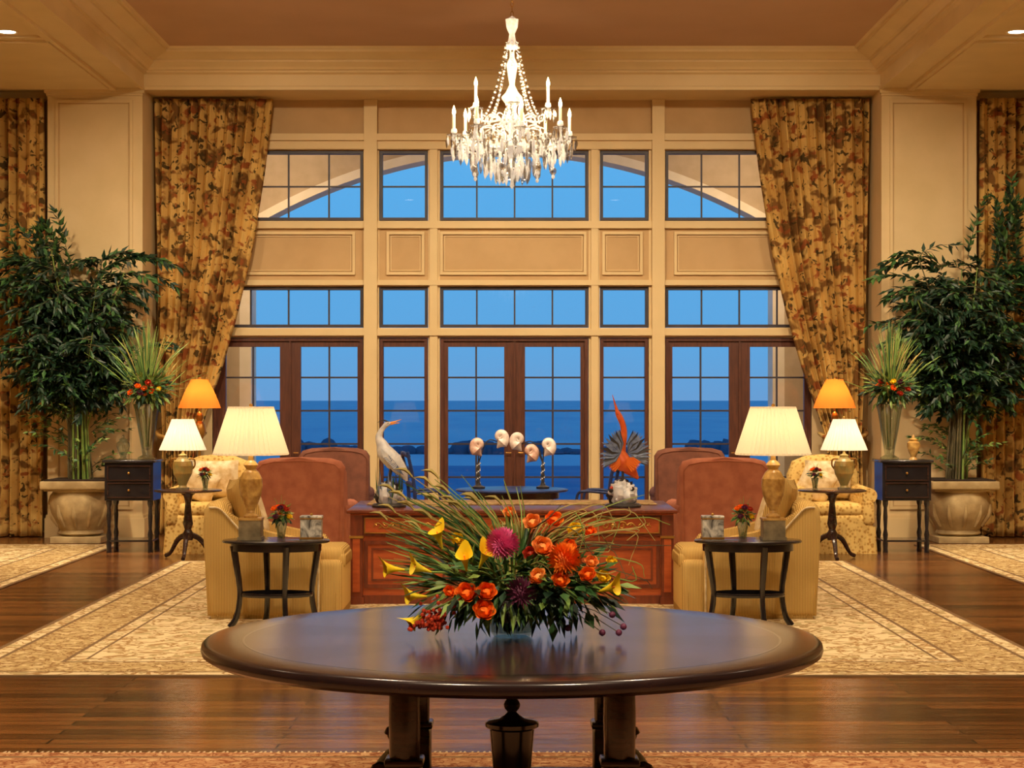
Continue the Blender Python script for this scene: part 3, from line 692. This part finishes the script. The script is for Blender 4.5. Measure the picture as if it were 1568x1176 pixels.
def vase_flowers(x,y,z,s=1.0,warm=True):
    b=MB(); b.lathe([(0,0),(.035,0),(.03,.02),(.036,.08),(.05,.15),(.047,.15),(.033,.08),(.026,.02),(0,.015)],(0,0,0),VGLASS,20)
    for i in range(6): b.tube([(R.uniform(-.015,.015),R.uniform(-.015,.015),.02),(R.uniform(-.03,.03),R.uniform(-.03,.03),.16)],.003,LEAF2,4)
    bush(b,(0,0,.20),.075,.06,110,.055,.026,[LEAF1,LEAF2,LEAF3],.2)
    for i in range(9):
        a=i*2.4; q=.070*math.sqrt((i+.5)/9); rose(b,(q*math.cos(a),q*math.sin(a)-.05,.235+.03*(1-i/9)-(.05 if i>5 else 0)),.030,[RED,ORAN,PURP,YEL,ORAN][i%5],(math.cos(a)*.4,-.5,.8))
    for i in range(6):
        t=Vector((R.uniform(-.07,.07),0,R.uniform(.3,.36))); b.tube([(0,0,.15),t*.6+Vector((0,0,.1)),t],[.002,.002,.001],LEAF3,4,2)
    for v in range(len(b.v)): b.v[v]=tuple(c*s for c in b.v[v])
    b.obj('flower_vase',(x,y,z))
def armchair_front(sx):
    b=MB()
    b.rbox((.02,0,.235),(1.0,.82,.43),.05,CHAIRG); b.box(-.49,.515,-.405,.405,.0,.06,CHAIRG)
    for i in range(9):
        x=-.44+i*.115; b.tube([(x,-.413,.02),(x,-.413,.20)],.008,CHAIRG,6)
    b.rbox((.13,0,.47),(.80,.60,.15),.06,CHAIRG,4)
    b.rbox((.50,0,.44),(.08,.60,.12),.04,CHAIRG,4)
    prof=[(-.52,.02),(-.55,.70),(-.545,.84),(-.50,.89),(-.42,.88),(-.34,.80),(-.24,.68),(-.06,.625),(.20,.615),(.31,.60),(.35,.55),(.35,.02)]
    for y0_,y1_ in((-.43,-.29),(.29,.43)): b.prism(prof,y0_,y1_,'y',CHAIRG,.045,4)
    b.tube([(-.50,-.432,.86),(-.42,-.436,.85),(-.32,-.436,.75),(-.22,-.436,.65),(-.05,-.436,.60),(.2,-.436,.59),(.31,-.436,.57),(.34,-.436,.50),(.34,-.43,.05)],[.008]*9,CUSH,6,4)
    b.rbox((-.43,0,.58),(.20,.80,.66),.09,CHAIRG,4,rot=('Y',-.10))
    M3=(Matrix.Rotation(-.30,3,'Y')@Matrix.Rotation(PI/2+.35,3,'Z'))
    b.pillow((-.27,-.14,.85),.50,.48,.18,CHAIRG,M3); b.pillow((-.24,.18,.78),.46,.42,.15,CUSH,M3)
    b.obj('club_armchair',(sx*1.83,14.80,ZR),flip=(sx>0))
for sx in(-1,1):
    armchair_front(sx)
    zt=side_table(sx*1.76,13.93)
    lamp_front(sx*1.95,13.95,zt); vase_flowers(sx*1.705,13.80,zt,.95)
    b=MB(); b.rbox((0,0,.075),(.16,.10,.15),.006,MARB); b.rbox((0,0,.163),(.168,.108,.02),.006,MARB); b.box(-.085,.085,-.055,.055,0,.012,GOLD); b.box(-.085,.085,-.055,.055,.148,.154,GOLD); b.ball((0,0,.18),.012,GOLD); b.obj('decorative_box',(sx*1.505,14.02,zt))
def pedestal(x,y):
    b=MB(); h=.735
    b.lathe([(0,h-.02),(.33,h-.02),(.36,h-.012),(.36,h),(.345,h+.006),(.0,h+.006)],(0,0,0),DARKW,48)
    b.lathe([(.10,h-.02),(.05,h-.06),(.03,h-.14),(.045,h-.30),(.055,h-.36),(.035,h-.42),(.06,h-.47),(.05,.20)],(0,0,0),DARKW,20)
    for a in(-PI/2,PI/6,5*PI/6):
        c_,s_=math.cos(a),math.sin(a); b.tube([(.03*c_,.03*s_,.26),(.14*c_,.14*s_,.20),(.24*c_,.24*s_,.06),(.31*c_,.31*s_,.022)],[.03,.028,.02,.022],DARKW,8,5)
    b.obj('pedestal_table',(x,y,0)); return h+.0065
def armchair_back(x,y,rot):
    b=MB()
    b.rbox((0,0,.24),(.82,.80,.40),.05,CHAIRP)
    n=40; vs=[];fs=[]
    for k,z in enumerate((.30,.0)):
        for i in range(n*4):
            t=i/(n*4)*4; sd=int(t); u=t-sd; w_=.42+k*.015+.008*k*(1 if i%2 else -1)
            x_,y_={0:(-w_+2*w_*u,-w_+.02),1:(w_,-w_+2*w_*u),2:(w_-2*w_*u,w_-.02),3:(-w_,w_-2*w_*u)}[sd]; vs.append((x_,y_,z))
    m=n*4
    for i in range(m): fs.append((i,(i+1)%m,m+(i+1)%m,m+i))
    b.add(vs,fs,CHAIRP)
    b.rbox((0,-.04,.48),(.60,.72,.15),.06,CHAIRP,4)
    for s_ in(-1,1):
        b.rbox((s_*.35,-.05,.48),(.15,.74,.36),.06,CHAIRP,4); b.tube([(s_*.36,-.42,.64),(s_*.36,.32,.67)],[.082,.082],CHAIRP,16)
    b.prism([(-.40,.2),(-.41,.85),(-.35,1.0),(-.2,1.06),(0,1.08),(.2,1.06),(.35,1.0),(.41,.85),(.40,.2)],.24,.42,'y',CHAIRP,.07,4)
    M3=Matrix.Rotation(.25,3,'X'); b.pillow((0.02,.13,.80),.56,.46,.17,CUSH,M3); b.pillow((-.15,.02,.74),.42,.40,.15,CUSH,M3@Matrix.Rotation(.4,3,'Y'))
    b.obj('upholstered_armchair',(x,y,0),rot)
for sx,tx,cx,fx in((-1,-3.46,-3.38,-3.68),(1,3.42,3.56,3.80)):
    zt=pedestal(tx,19.95); lamp_small(tx-(.06 if sx<0 else -.13),19.97,zt); vase_flowers(tx+(.2 if sx<0 else -.2),19.85,zt,.85)
    armchair_back(cx,20.98,sx*.06); lamp_floor(fx,22.0)
def clubchair(name,x,y,rot,mt,w=.88,h=1.12):
    b=MB()
    b.rbox((0,0,.26),(w-.04,.80,.30),.05,mt); b.rbox((0,.06,.46),(w-.26,.66,.14),.05,mt,4)
    for s_ in(-1,1):
        b.rbox((s_*(w/2-.08),.06,.43),(.15,.74,.40),.06,mt,4); b.tube([(s_*(w/2-.08),-.3,.62),(s_*(w/2-.08),.42,.60)],[.08,.085],mt,14)
        b.prism([(-.40,.5),(-.42,h-.10),(-.34,h-.06),(-.16,h-.14),(-.10,.66),(-.12,.5)],s_*(w/2-.01)-(.09 if s_>0 else 0),s_*(w/2-.01)+(.09 if s_<0 else 0),'x',mt,.03,3)
        for yy in(-.33,.36): b.lathe([(.02,0),(.028,.06),(.03,.12)],(s_*(w/2-.1),yy,0),DARKW,10)
    hw=w/2
    b.prism([(-hw+.02,.15),(-hw,h-.10),(-hw+.04,h-.04),(-hw+.14,h-.012),(0,h),(hw-.14,h-.012),(hw-.04,h-.04),(hw,h-.10),(hw-.02,.15)],-.42,-.26,'y',mt,.045,4)
    tr=[(-hw+.03,-.422,.2),(-hw+.025,-.422,h-.13),(-hw+.08,-.422,h-.07),(-hw+.2,-.422,h-.045),(0,-.422,h-.035),(hw-.2,-.422,h-.045),(hw-.08,-.422,h-.07),(hw-.025,-.422,h-.13),(hw-.03,-.422,.2)]
    b.tube(tr,[.005]*9,mt,6)
    b.obj(name,(x,y,ZR if y<19.4 else 0),rot)
for sx in(-1,1):
    clubchair('wing_chair',sx*2.03,18.55,sx*.10,TERRA,.88,1.13)
    clubchair('lounge_chair',sx*2.02,21.6,0,BROWNU,.80,1.16)
b=MB(); h=.715
b.lathe([(0,h-.025),(.60,h-.025),(.62,h-.015),(.62,h-.004),(.60,h+.004),(0,h+.004)],(0,0,0),BLUEU,64); b.lathe([(0,h-.10),(.52,h-.10),(.52,h-.025)],(0,0,0),DARKW,48)  # blue top colour stands in for a reflection on dark wood
b.lathe([(.06,.10),(.12,.16),(.07,.26),(.05,.40),(.08,.55),(.14,h-.1)],(0,0,0),DARKW,24)
for k in range(4):
    a=PI/4+k*PI/2; c_,s_=math.cos(a),math.sin(a); b.tube([(.05*c_,.05*s_,.2),(.25*c_,.25*s_,.14),(.40*c_,.40*s_,.03)],[.04,.035,.03],DARKW,8,4)
b.obj('game_table',(0,20.6,0)); GZ=h+.0045
def sidechair(x,y,rot):
    b=MB()
    b.rbox((0,0,.45),(.46,.46,.06),.02,BLUEU)
    for sy in(-1,1):
        b.tube([(-.21,sy*.2,0),(-.22,sy*.2,.45),(-.24,sy*.2,.8),(-.31,sy*.2,1.13)],[.02,.022,.02,.018],BLUEU,8,4); b.tube([(.2,sy*.2,0),(.2,sy*.2,.44)],[.016,.022],BLUEU,8)
        b.tube([(-.24,sy*.2,.68),(.02,sy*.23,.70),(.12,sy*.22,.66),(.13,sy*.21,.46)],.016,BLUEU,8,4)
        b.tube([(-.2,sy*.2,.2),(.2,sy*.2,.2)],.011,BLUEU,6)
    for z,xx in((1.08,-.295),(.92,-.265),(.76,-.24)): b.tube([(xx,-.2,z),(xx-.03,0,z+.03),(xx,.2,z)],[.022,.028,.022],BLUEU,8,4)
    b.obj('dining_chair',(x,y,0),rot)
sidechair(-.88,20.6,.22); sidechair(.88,20.6,PI-.22)
SHELL2=mat('shell_white',(248,238,228),(224,200,186),rough=.35,scale=16)
def shellsculpt(name,x,specs):
    b=MB(); b.lathe([(0,0),(.07,0),(.075,.02),(.03,.04),(.016,.08),(.024,.14),(.014,.18),(.02,.24),(.01,.30)],(0,0,0),PORK,16)
    for k in range(18): t=k/17; a=k*1.1; b.ball((.018*math.cos(a),.018*math.sin(a),.06+.22*t),.009,PORC,6,4)
    for dx,dz,fl_,mt in specs:
        b.tube([(0,0,.28),(dx*.4,0,.30+dz*.4),(dx,0,dz-.05)],[.008,.006,.006],PORK,6,4)
        pts=[];rd=[]
        for k in range(40):   # closed nautilus whorl with a flared lip hanging to one side
            t=k/39; a=-1.25+t*2.6*PI; r=.060*math.exp(-1.6*t)
            pts.append((dx+fl_*r*math.cos(a),-.035*t,dz+.012+r*math.sin(a)*1.1)); rd.append(.058*math.exp(-1.0*t)*(1+.25*max(0,.12-t)/.12))
        pts=[(dx-fl_*.035,0,dz-.115),(dx-fl_*.01,0,dz-.085)]+pts; rd=[.006,.030]+rd
        b.tube(pts,rd,mt,14)
    b.obj(name,(x,20.6,GZ))
shellsculpt('seashell_sculpture',-.37,[(0,.47,-1,SHELL),(.24,.56,1,SHELL2)]); shellsculpt('seashell_sculpture',.34,[(-.27,.53,-1,SHELL2),(-.14,.40,1,SHELL),(.05,.47,1,SHELL2)])
def chest(x,y):
    b=MB(); w,dp=.54,.46
    b.rbox((0,0,1.015),(w+.05,dp+.05,.03),.01,BLACKW); b.box(-w/2,w/2,-dp/2,dp/2,.58,1.0,BLACKW)
    for z0,z1 in((.61,.78),(.80,.97)):
        ring(b,-w/2+.03,w/2-.03,z0,z1,.012,-dp/2-.01,-dp/2,DARKW); b.ball((0,-dp/2-.015,(z0+z1)/2),.014,GOLD)
    for sx in(-1,1):
        for sy in(-1,1): b.lathe([(.03,0),(.026,.04),(.03,.1),(.022,.14),(.03,.2),(.018,.26),(.026,.4),(.02,.5),(.032,.54),(.032,.58)],(sx*(w/2-.04),sy*(dp/2-.04),0),BLACKW,12)
    b.box(-w/2+.02,w/2-.02,-dp/2+.02,dp/2-.02,.12,.14,BLACKW); b.obj('chest_on_stand',(x,y,0)); return 1.0305
def tallvase(x,y,z):
    b=MB(); b.lathe([(0,0),(.10,0),(.10,.02),(.05,.05),(.06,.12),(.10,.35),(.13,.55),(.15,.62),(.145,.62),(.122,.55),(.092,.35),(.05,.12),(.0,.1)],(0,0,0),VGLASS,24,wob=lambda i,z_:1.03 if i%2 else .98)
    for i in range(16):b.tube([(R.uniform(-.03,.03),R.uniform(-.03,.03),.14),(R.uniform(-.08,.08),R.uniform(-.08,.08),.62)],.004,R.choice([LEAF2,LEAF3]),4)
    bush(b,(0,0,.80),.27,.20,380,.12,.045,[LEAF2,LEAF1,LEAF3],.2)
    for i in range(16):
        a=i*2.4; q=.19*math.sqrt(i/16); rose(b,(q*math.cos(a),q*math.sin(a)-.12,.80+R.uniform(-.08,.10)),.042,R.choice([RED,ORAN,YEL,LEAF3,PURP]))
    for i in range(130):
        a=R.uniform(0,2*PI); q=abs(R.gauss(0,.25)); t=Vector((q*math.cos(a)*1.1,q*math.sin(a)*.8,R.uniform(1.0,1.6)-q*.6)); m_=R.choice([LEAF3,STRAW,LEAF3,LEAF2])
        b.tube([(0,0,.6),t*.5+Vector((0,0,.35)),t],[.005,.005,.002],m_,4,3)
        if i%2: b.leaf(tuple(t*.6+Vector((0,0,.3))),(t.x*1.4,t.y,.6),.34,.018,m_)
    b.obj('grass_flower_vase',(x,y,z))
for x,vx,sx in((-4.25,-4.10,-1),(4.38,4.24,1)):
    z=chest(x,20.95); tallvase(vx,20.98,z)
    b=MB(); b.lathe([(0,0),(.05,0),(.03,.03),(.05,.08),(.075,.15),(.07,.19),(.04,.21),(.05,.225),(.02,.24),(.012,.27),(0,.28)],(0,0,0),LBASE if sx>0 else VGLASS,20); b.obj('lidded_urn',(vx+sx*.24,20.85,z))
# ---------------------------------------------------------------- planters with trees
def planter_tree(x,y,lean,seed,cz=2.95,side=1,tall=0.0):
    rr=random.Random(seed); b=MB()
    b.rbox((0,0,.04),(.60,.60,.08),.01,POT); b.lathe([(.22,.08),(.27,.11),(.25,.15),(.30,.24),(.37,.36),(.385,.48),(.36,.56),(.33,.60),(.34,.64)],(0,0,0),POT,36)
    b.rbox((0,0,.69),(.80,.80,.10),.02,POT); b.box(-.36,.36,-.36,.36,.74,.755,SOIL); b.rbox((0,0,.635),(.72,.72,.03),.01,POT)
    for k in range(12):
        a=2*PI*k/12; b.tube([(.28*math.cos(a),.28*math.sin(a),.2),(.365*math.cos(a),.365*math.sin(a),.33),(.39*math.cos(a),.39*math.sin(a),.46)],[.02,.03,.012],POT,6,3)
    def spray(p,d,L,lf,mats,den=3,droop=.13):
        p=Vector(p);d=Vector(d).normalized();pts=[p.copy()];q=p.copy();dd=d.copy()
        ns=max(6,int(L/.075))
        for k in range(ns):
            q=q+dd*L/ns; dd=(dd+Vector((0,0,-droop*6/ns))).normalized(); pts.append(q.copy())
        b.tube(pts,[.006-.0048*k/ns for k in range(ns+1)],BARK,4)
        for k in range(1,ns+1):
            for s_ in range(den):
                ld=(pts[k]-pts[k-1]).normalized()+Vector((rr.uniform(-1,1),rr.uniform(-1,1),rr.uniform(-.9,.4)))*.9
                b.leaf(pts[k],ld,lf*rr.uniform(.7,1.2),lf*.40,rr.choice(mats))
    for i in range(34):
        a=rr.uniform(0,2*PI); q=rr.uniform(.1,.30); base_=Vector((q*math.cos(a)*.5,q*math.sin(a)*.5,.75))
        sp=rr.uniform(.15,.92); tz=rr.uniform(cz-.9,cz+.50)
        tip=Vector((lean*(tz-.75)*.28+sp*math.cos(a),sp*math.sin(a)*.7,tz)); mid=base_.lerp(tip,.5)-Vector((sp*.35*math.cos(a),sp*.3*math.sin(a),0))
        b.tube([base_,mid,tip],[.014,.011,.006],rr.choice([BARK,LEAF3,BARK]),6,5)
        for k in range(20):
            t=rr.uniform(.62,1.0); pp=mid.lerp(tip,(t-.5)*2)
            aa=rr.uniform(0,2*PI); spray(pp,(math.cos(aa),math.sin(aa)*.7,rr.uniform(-.3,.7)),rr.uniform(.25,.5),.125,[LEAF1,LEAF1,LEAF1,LEAF2])
    for i in range(16):
        a=rr.choice([0,PI])+rr.uniform(-.6,.6); st=Vector((lean*.5+.3*math.cos(a),0,rr.uniform(cz-.1,cz+.4))); spray(st,(math.cos(a),math.sin(a)*.5,rr.uniform(.3,.9)),rr.uniform(.6,1.0),.14,[LEAF1,LEAF2],4,.2)
    for i in range(10):
        st=Vector((side*rr.uniform(.1,.85),0,cz+.15+tall*rr.uniform(0,.6))); spray(st,(side*rr.uniform(-.2,.5),rr.uniform(-.2,.1),1.2),rr.uniform(.5,.8)+tall*.4,.13,[LEAF1,LEAF2],4,.16)
    for i in range(44):
        a=rr.uniform(0,2*PI); z0=rr.uniform(.8,2.0); spray((.14*math.cos(a),.1*math.sin(a),z0),(math.cos(a),math.sin(a)*.7,.8),rr.uniform(.25,.55),.09,[LEAF2,LEAF3,LEAF2])
    for i in range(len(b.v)):
        vx,vy,vz=b.v[i]
        if y+vy>YP-.12 and vz>.8: b.v[i]=(vx,YP-.12-y-(vy-(YP-.12-y))*.2,vz)
    return b.obj('potted_tree',(x,y,0))
planter_tree(-5.15,22.32,-.12,3,3.02,-1,0.0); planter_tree(5.33,22.32,.16,11,2.92,1,.55)
# ---------------------------------------------------------------- chandelier
b=MB(); CY=15.0
cz=lambda p:EYE+(612-p)/190.7
prof=[(.0,cz(290)),(.018,cz(285)),(.012,cz(276)),(.03,cz(268)),(.05,cz(258)),(.03,cz(250)),(.02,cz(243)),(.05,cz(236)),(.13,cz(226)),(.135,cz(221)),(.04,cz(215)),(.025,cz(205)),(.05,cz(195)),(.075,cz(185)),(.04,cz(176)),(.025,cz(168)),(.055,cz(158)),(.085,cz(150)),(.05,cz(142)),(.02,cz(130)),(.035,cz(112)),(.045,cz(100)),(.02,cz(88)),(.018,cz(78)),(.05,cz(70)),(.03,cz(62)),(.022,cz(52)),(.045,cz(42)),(.052,cz(30)),(.03,cz(28)),(.0,cz(24))]
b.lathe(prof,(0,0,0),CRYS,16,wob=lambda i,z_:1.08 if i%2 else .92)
def prism_(p,L,r):
    b.lathe([(0,0),(r*.35,-L*.08),(0.001,-L*.16),(r,-L*.45),(r*.75,-L*.8),(0,-L)],p,CRYS if R.random()<.55 else CRYG,6)
def bobeche(x,y,z,r,n):
    b.lathe([(.006,-.012),(r,.004),(r*1.04,.012),(r*.9,.01),(.008,.0)],(x,y,z),CRYG,16,wob=lambda i,z_:1.05 if i%2 else .95)
    for i in range(n):
        a=2*PI*i/n; px_,py_=x+r*math.cos(a),y+r*math.sin(a); prism_((px_,py_,z),.075+.03*(i%2),.010)
pts_l=[]
def arm(a,r,z0,zb,zt,ch):
    c_,s_=math.cos(a),math.sin(a)
    b.tube([(.03*c_,.03*s_,z0),(.3*r*c_,.3*r*s_,zb-.03),(.7*r*c_,.7*r*s_,zb-.045),(r*c_,r*s_,zb),(r*c_,r*s_,zt)],[.010,.009,.009,.009,.010],CRYS,8,5)
    x,y=r*c_,r*s_; bobeche(x,y,zt-.01,.058,10); b.lathe([(.012,0),(.026,.02),(.022,.045),(.014,.05)],(x,y,zt),CRYS,10)
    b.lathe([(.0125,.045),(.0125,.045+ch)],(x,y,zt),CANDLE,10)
    b.lathe([(.008,.045+ch),(.015,.065+ch),(.013,.085+ch),(.004,.115+ch),(0,.125+ch)],(x,y,zt),FLAME,10)
    pts_l.append((x,y,zt+.09+ch))
for k in range(8): arm(k*2*PI/8+.16,.47,cz(225),cz(222)+(.0 if k%2 else .03),cz(208)+(.03 if k%2 else 0),.11)
for k in range(4): arm(k*PI/2+.03,.29,cz(185),cz(178),cz(166),.13)
def swag(p,q,sag,n,r):
    p=Vector(p);q=Vector(q)
    for i in range(n+1):
        t=i/n; v=p.lerp(q,t); v.z-=sag*4*t*(1-t); b.ball(tuple(v),r,CRYS if i%2 else CRYG,6,4)
for k in range(8):
    a=k*PI/4+.03; c_,s_=math.cos(a),math.sin(a); swag((.045*c_,.045*s_,cz(66)),(.27*c_,.27*s_,cz(184)),.15,32,.010)
for k in range(12):
    a=k*2*PI/12+.16; a2=a+2*PI/12; swag((.46*math.cos(a),.46*math.sin(a),cz(210)),(.46*math.cos(a2),.46*math.sin(a2),cz(210)),.09,14,.010)
    swag((.08*math.cos(a),.08*math.sin(a),cz(185)),(.45*math.cos(a),.45*math.sin(a),cz(212)),.07,18,.009)
    for rr_,zz,LL in((.42,222,.16),(.33,230,.17),(.22,238,.19),(.48,218,.15),(.13,250,.17),(.27,212,.15),(.37,206,.12)):
        prism_((rr_*math.cos(a+.2),rr_*math.sin(a+.2),cz(zz)),LL,.016); prism_((rr_*math.cos(a-.1),rr_*math.sin(a-.1),cz(zz)),LL*.8,.014)
    c_,s_=math.cos(a+.3),math.sin(a+.3); b.tube([(.04*c_,.04*s_,cz(200)),(.12*c_,.12*s_,cz(180)),(.2*c_,.2*s_,cz(178)),(.22*c_,.22*s_,cz(190))],.006,CRYS,6,4)
    b.tube([(.04*c_,.04*s_,cz(215)),(.16*c_,.16*s_,cz(196)),(.26*c_,.26*s_,cz(198)),(.27*c_,.27*s_,cz(212))],.006,CRYS,6,4)
for k in range(7):
    a=k*2*PI/7; p=(.33*math.cos(a),.33*math.sin(a),cz(262)); b.ball(p,(.028,.028,.034),CRYG,8,6); b.ball((p[0],p[1],p[2]-.045),(.014,.014,.02),CRYS,6,5); b.tube([(p[0],p[1],cz(235)),p],.002,GOLD,4)
z=cz(26); i=0
while z<TR-.06:
    th=i%2; b.tube([(.012*math.cos(t/8*2*PI)*(1-th),.012*math.cos(t/8*2*PI)*th,z+.024+.024*math.sin(t/8*2*PI)) for t in range(9)],.003,GOLD,5); z+=.04; i+=1
b.lathe([(.09,TR),(.085,TR-.02),(.03,TR-.05),(.008,TR-.07)],(0,0,0),GOLD,20)
ch=b.obj('chandelier',(0,CY,0))
for i,p in enumerate(pts_l):
    light('candle_light','POINT',p,12,(255,222,170),ch,shadow_soft_size=.03)
# ---------------------------------------------------------------- recessed downlights, most of them added fill lights out of view
LM=1.42
def downlight_or_fill(x,y,z,e,tilt=(0,0,0),ang=110):
    b=MB(); b.lathe([(.085,-.002),(.11,-.010),(.12,0),(.085,-.002)],(0,0,0),TRIM,24); b.lathe([(0,-.016),(.05,-.014),(.088,-.006)],(0,0,0),BULB,20)
    o=b.obj('downlight_or_fill',(x,y,z)); light('spot','SPOT',(0,0,-.03),e*LM,WARM,o,tilt,spot_size=math.radians(ang),spot_blend=.9,shadow_soft_size=.12)
for sx in(-1,1):
    downlight_or_fill(sx*5.25,19.42,SO-.001,420); downlight_or_fill(sx*5.4,14.5,SO-.001,380); downlight_or_fill(sx*7.5,17.5,SO-.001,380); downlight_or_fill(sx*5.6,9,SO-.001,380)  # first fixture per side is real; the others are added fill
    downlight_or_fill(sx*2.6,18.0,TR-.001,780,(math.radians(44),0,0)); downlight_or_fill(sx*2.6,13.0,TR-.001,460,(math.radians(25),0,0)); downlight_or_fill(sx*2.2,8.0,TR-.001,400,(math.radians(12),0,0))  # added spots, tilted to brighten the window wall and furniture
    downlight_or_fill(sx*5.3,17.0,SO-.001,700,(math.radians(50),0,0),80)  # added spots aimed at the window wall
    downlight_or_fill(sx*1.6,3.9,TR-.001,850,(math.radians(38),0,0),80)  # added fill from the camera side for the flower arrangement
downlight_or_fill(0,18.8,TR-.001,650,(math.radians(35),0,0)); downlight_or_fill(0,10.5,TR-.001,320,(math.radians(25),0,0))  # added fill along the centre line
for sx in(-1,1):
    b=MB(); b.lathe([(.14,0),(.14,.05),(.06,.10),(.04,.3),(.035,4.0),(.06,4.05),(.10,4.10),(.12,4.40),(.05,4.48),(.015,4.56),(0,4.57)],(0,0,0),EXTT,10); b.lathe([(.10,4.38),(.14,4.42),(.05,4.52)],(0,0,0),FRAME,8)
    o=b.obj('loggia_lamp_post',(sx*4.35,25.6,-.02)); light('bulb','POINT',(0,-.3,4.3),170,(255,218,170),o,shadow_soft_size=.1)
b=MB(); b.box(-11,11,24.2,27.0,6.9,7.05,EXT); b.obj('ceiling_loggia')
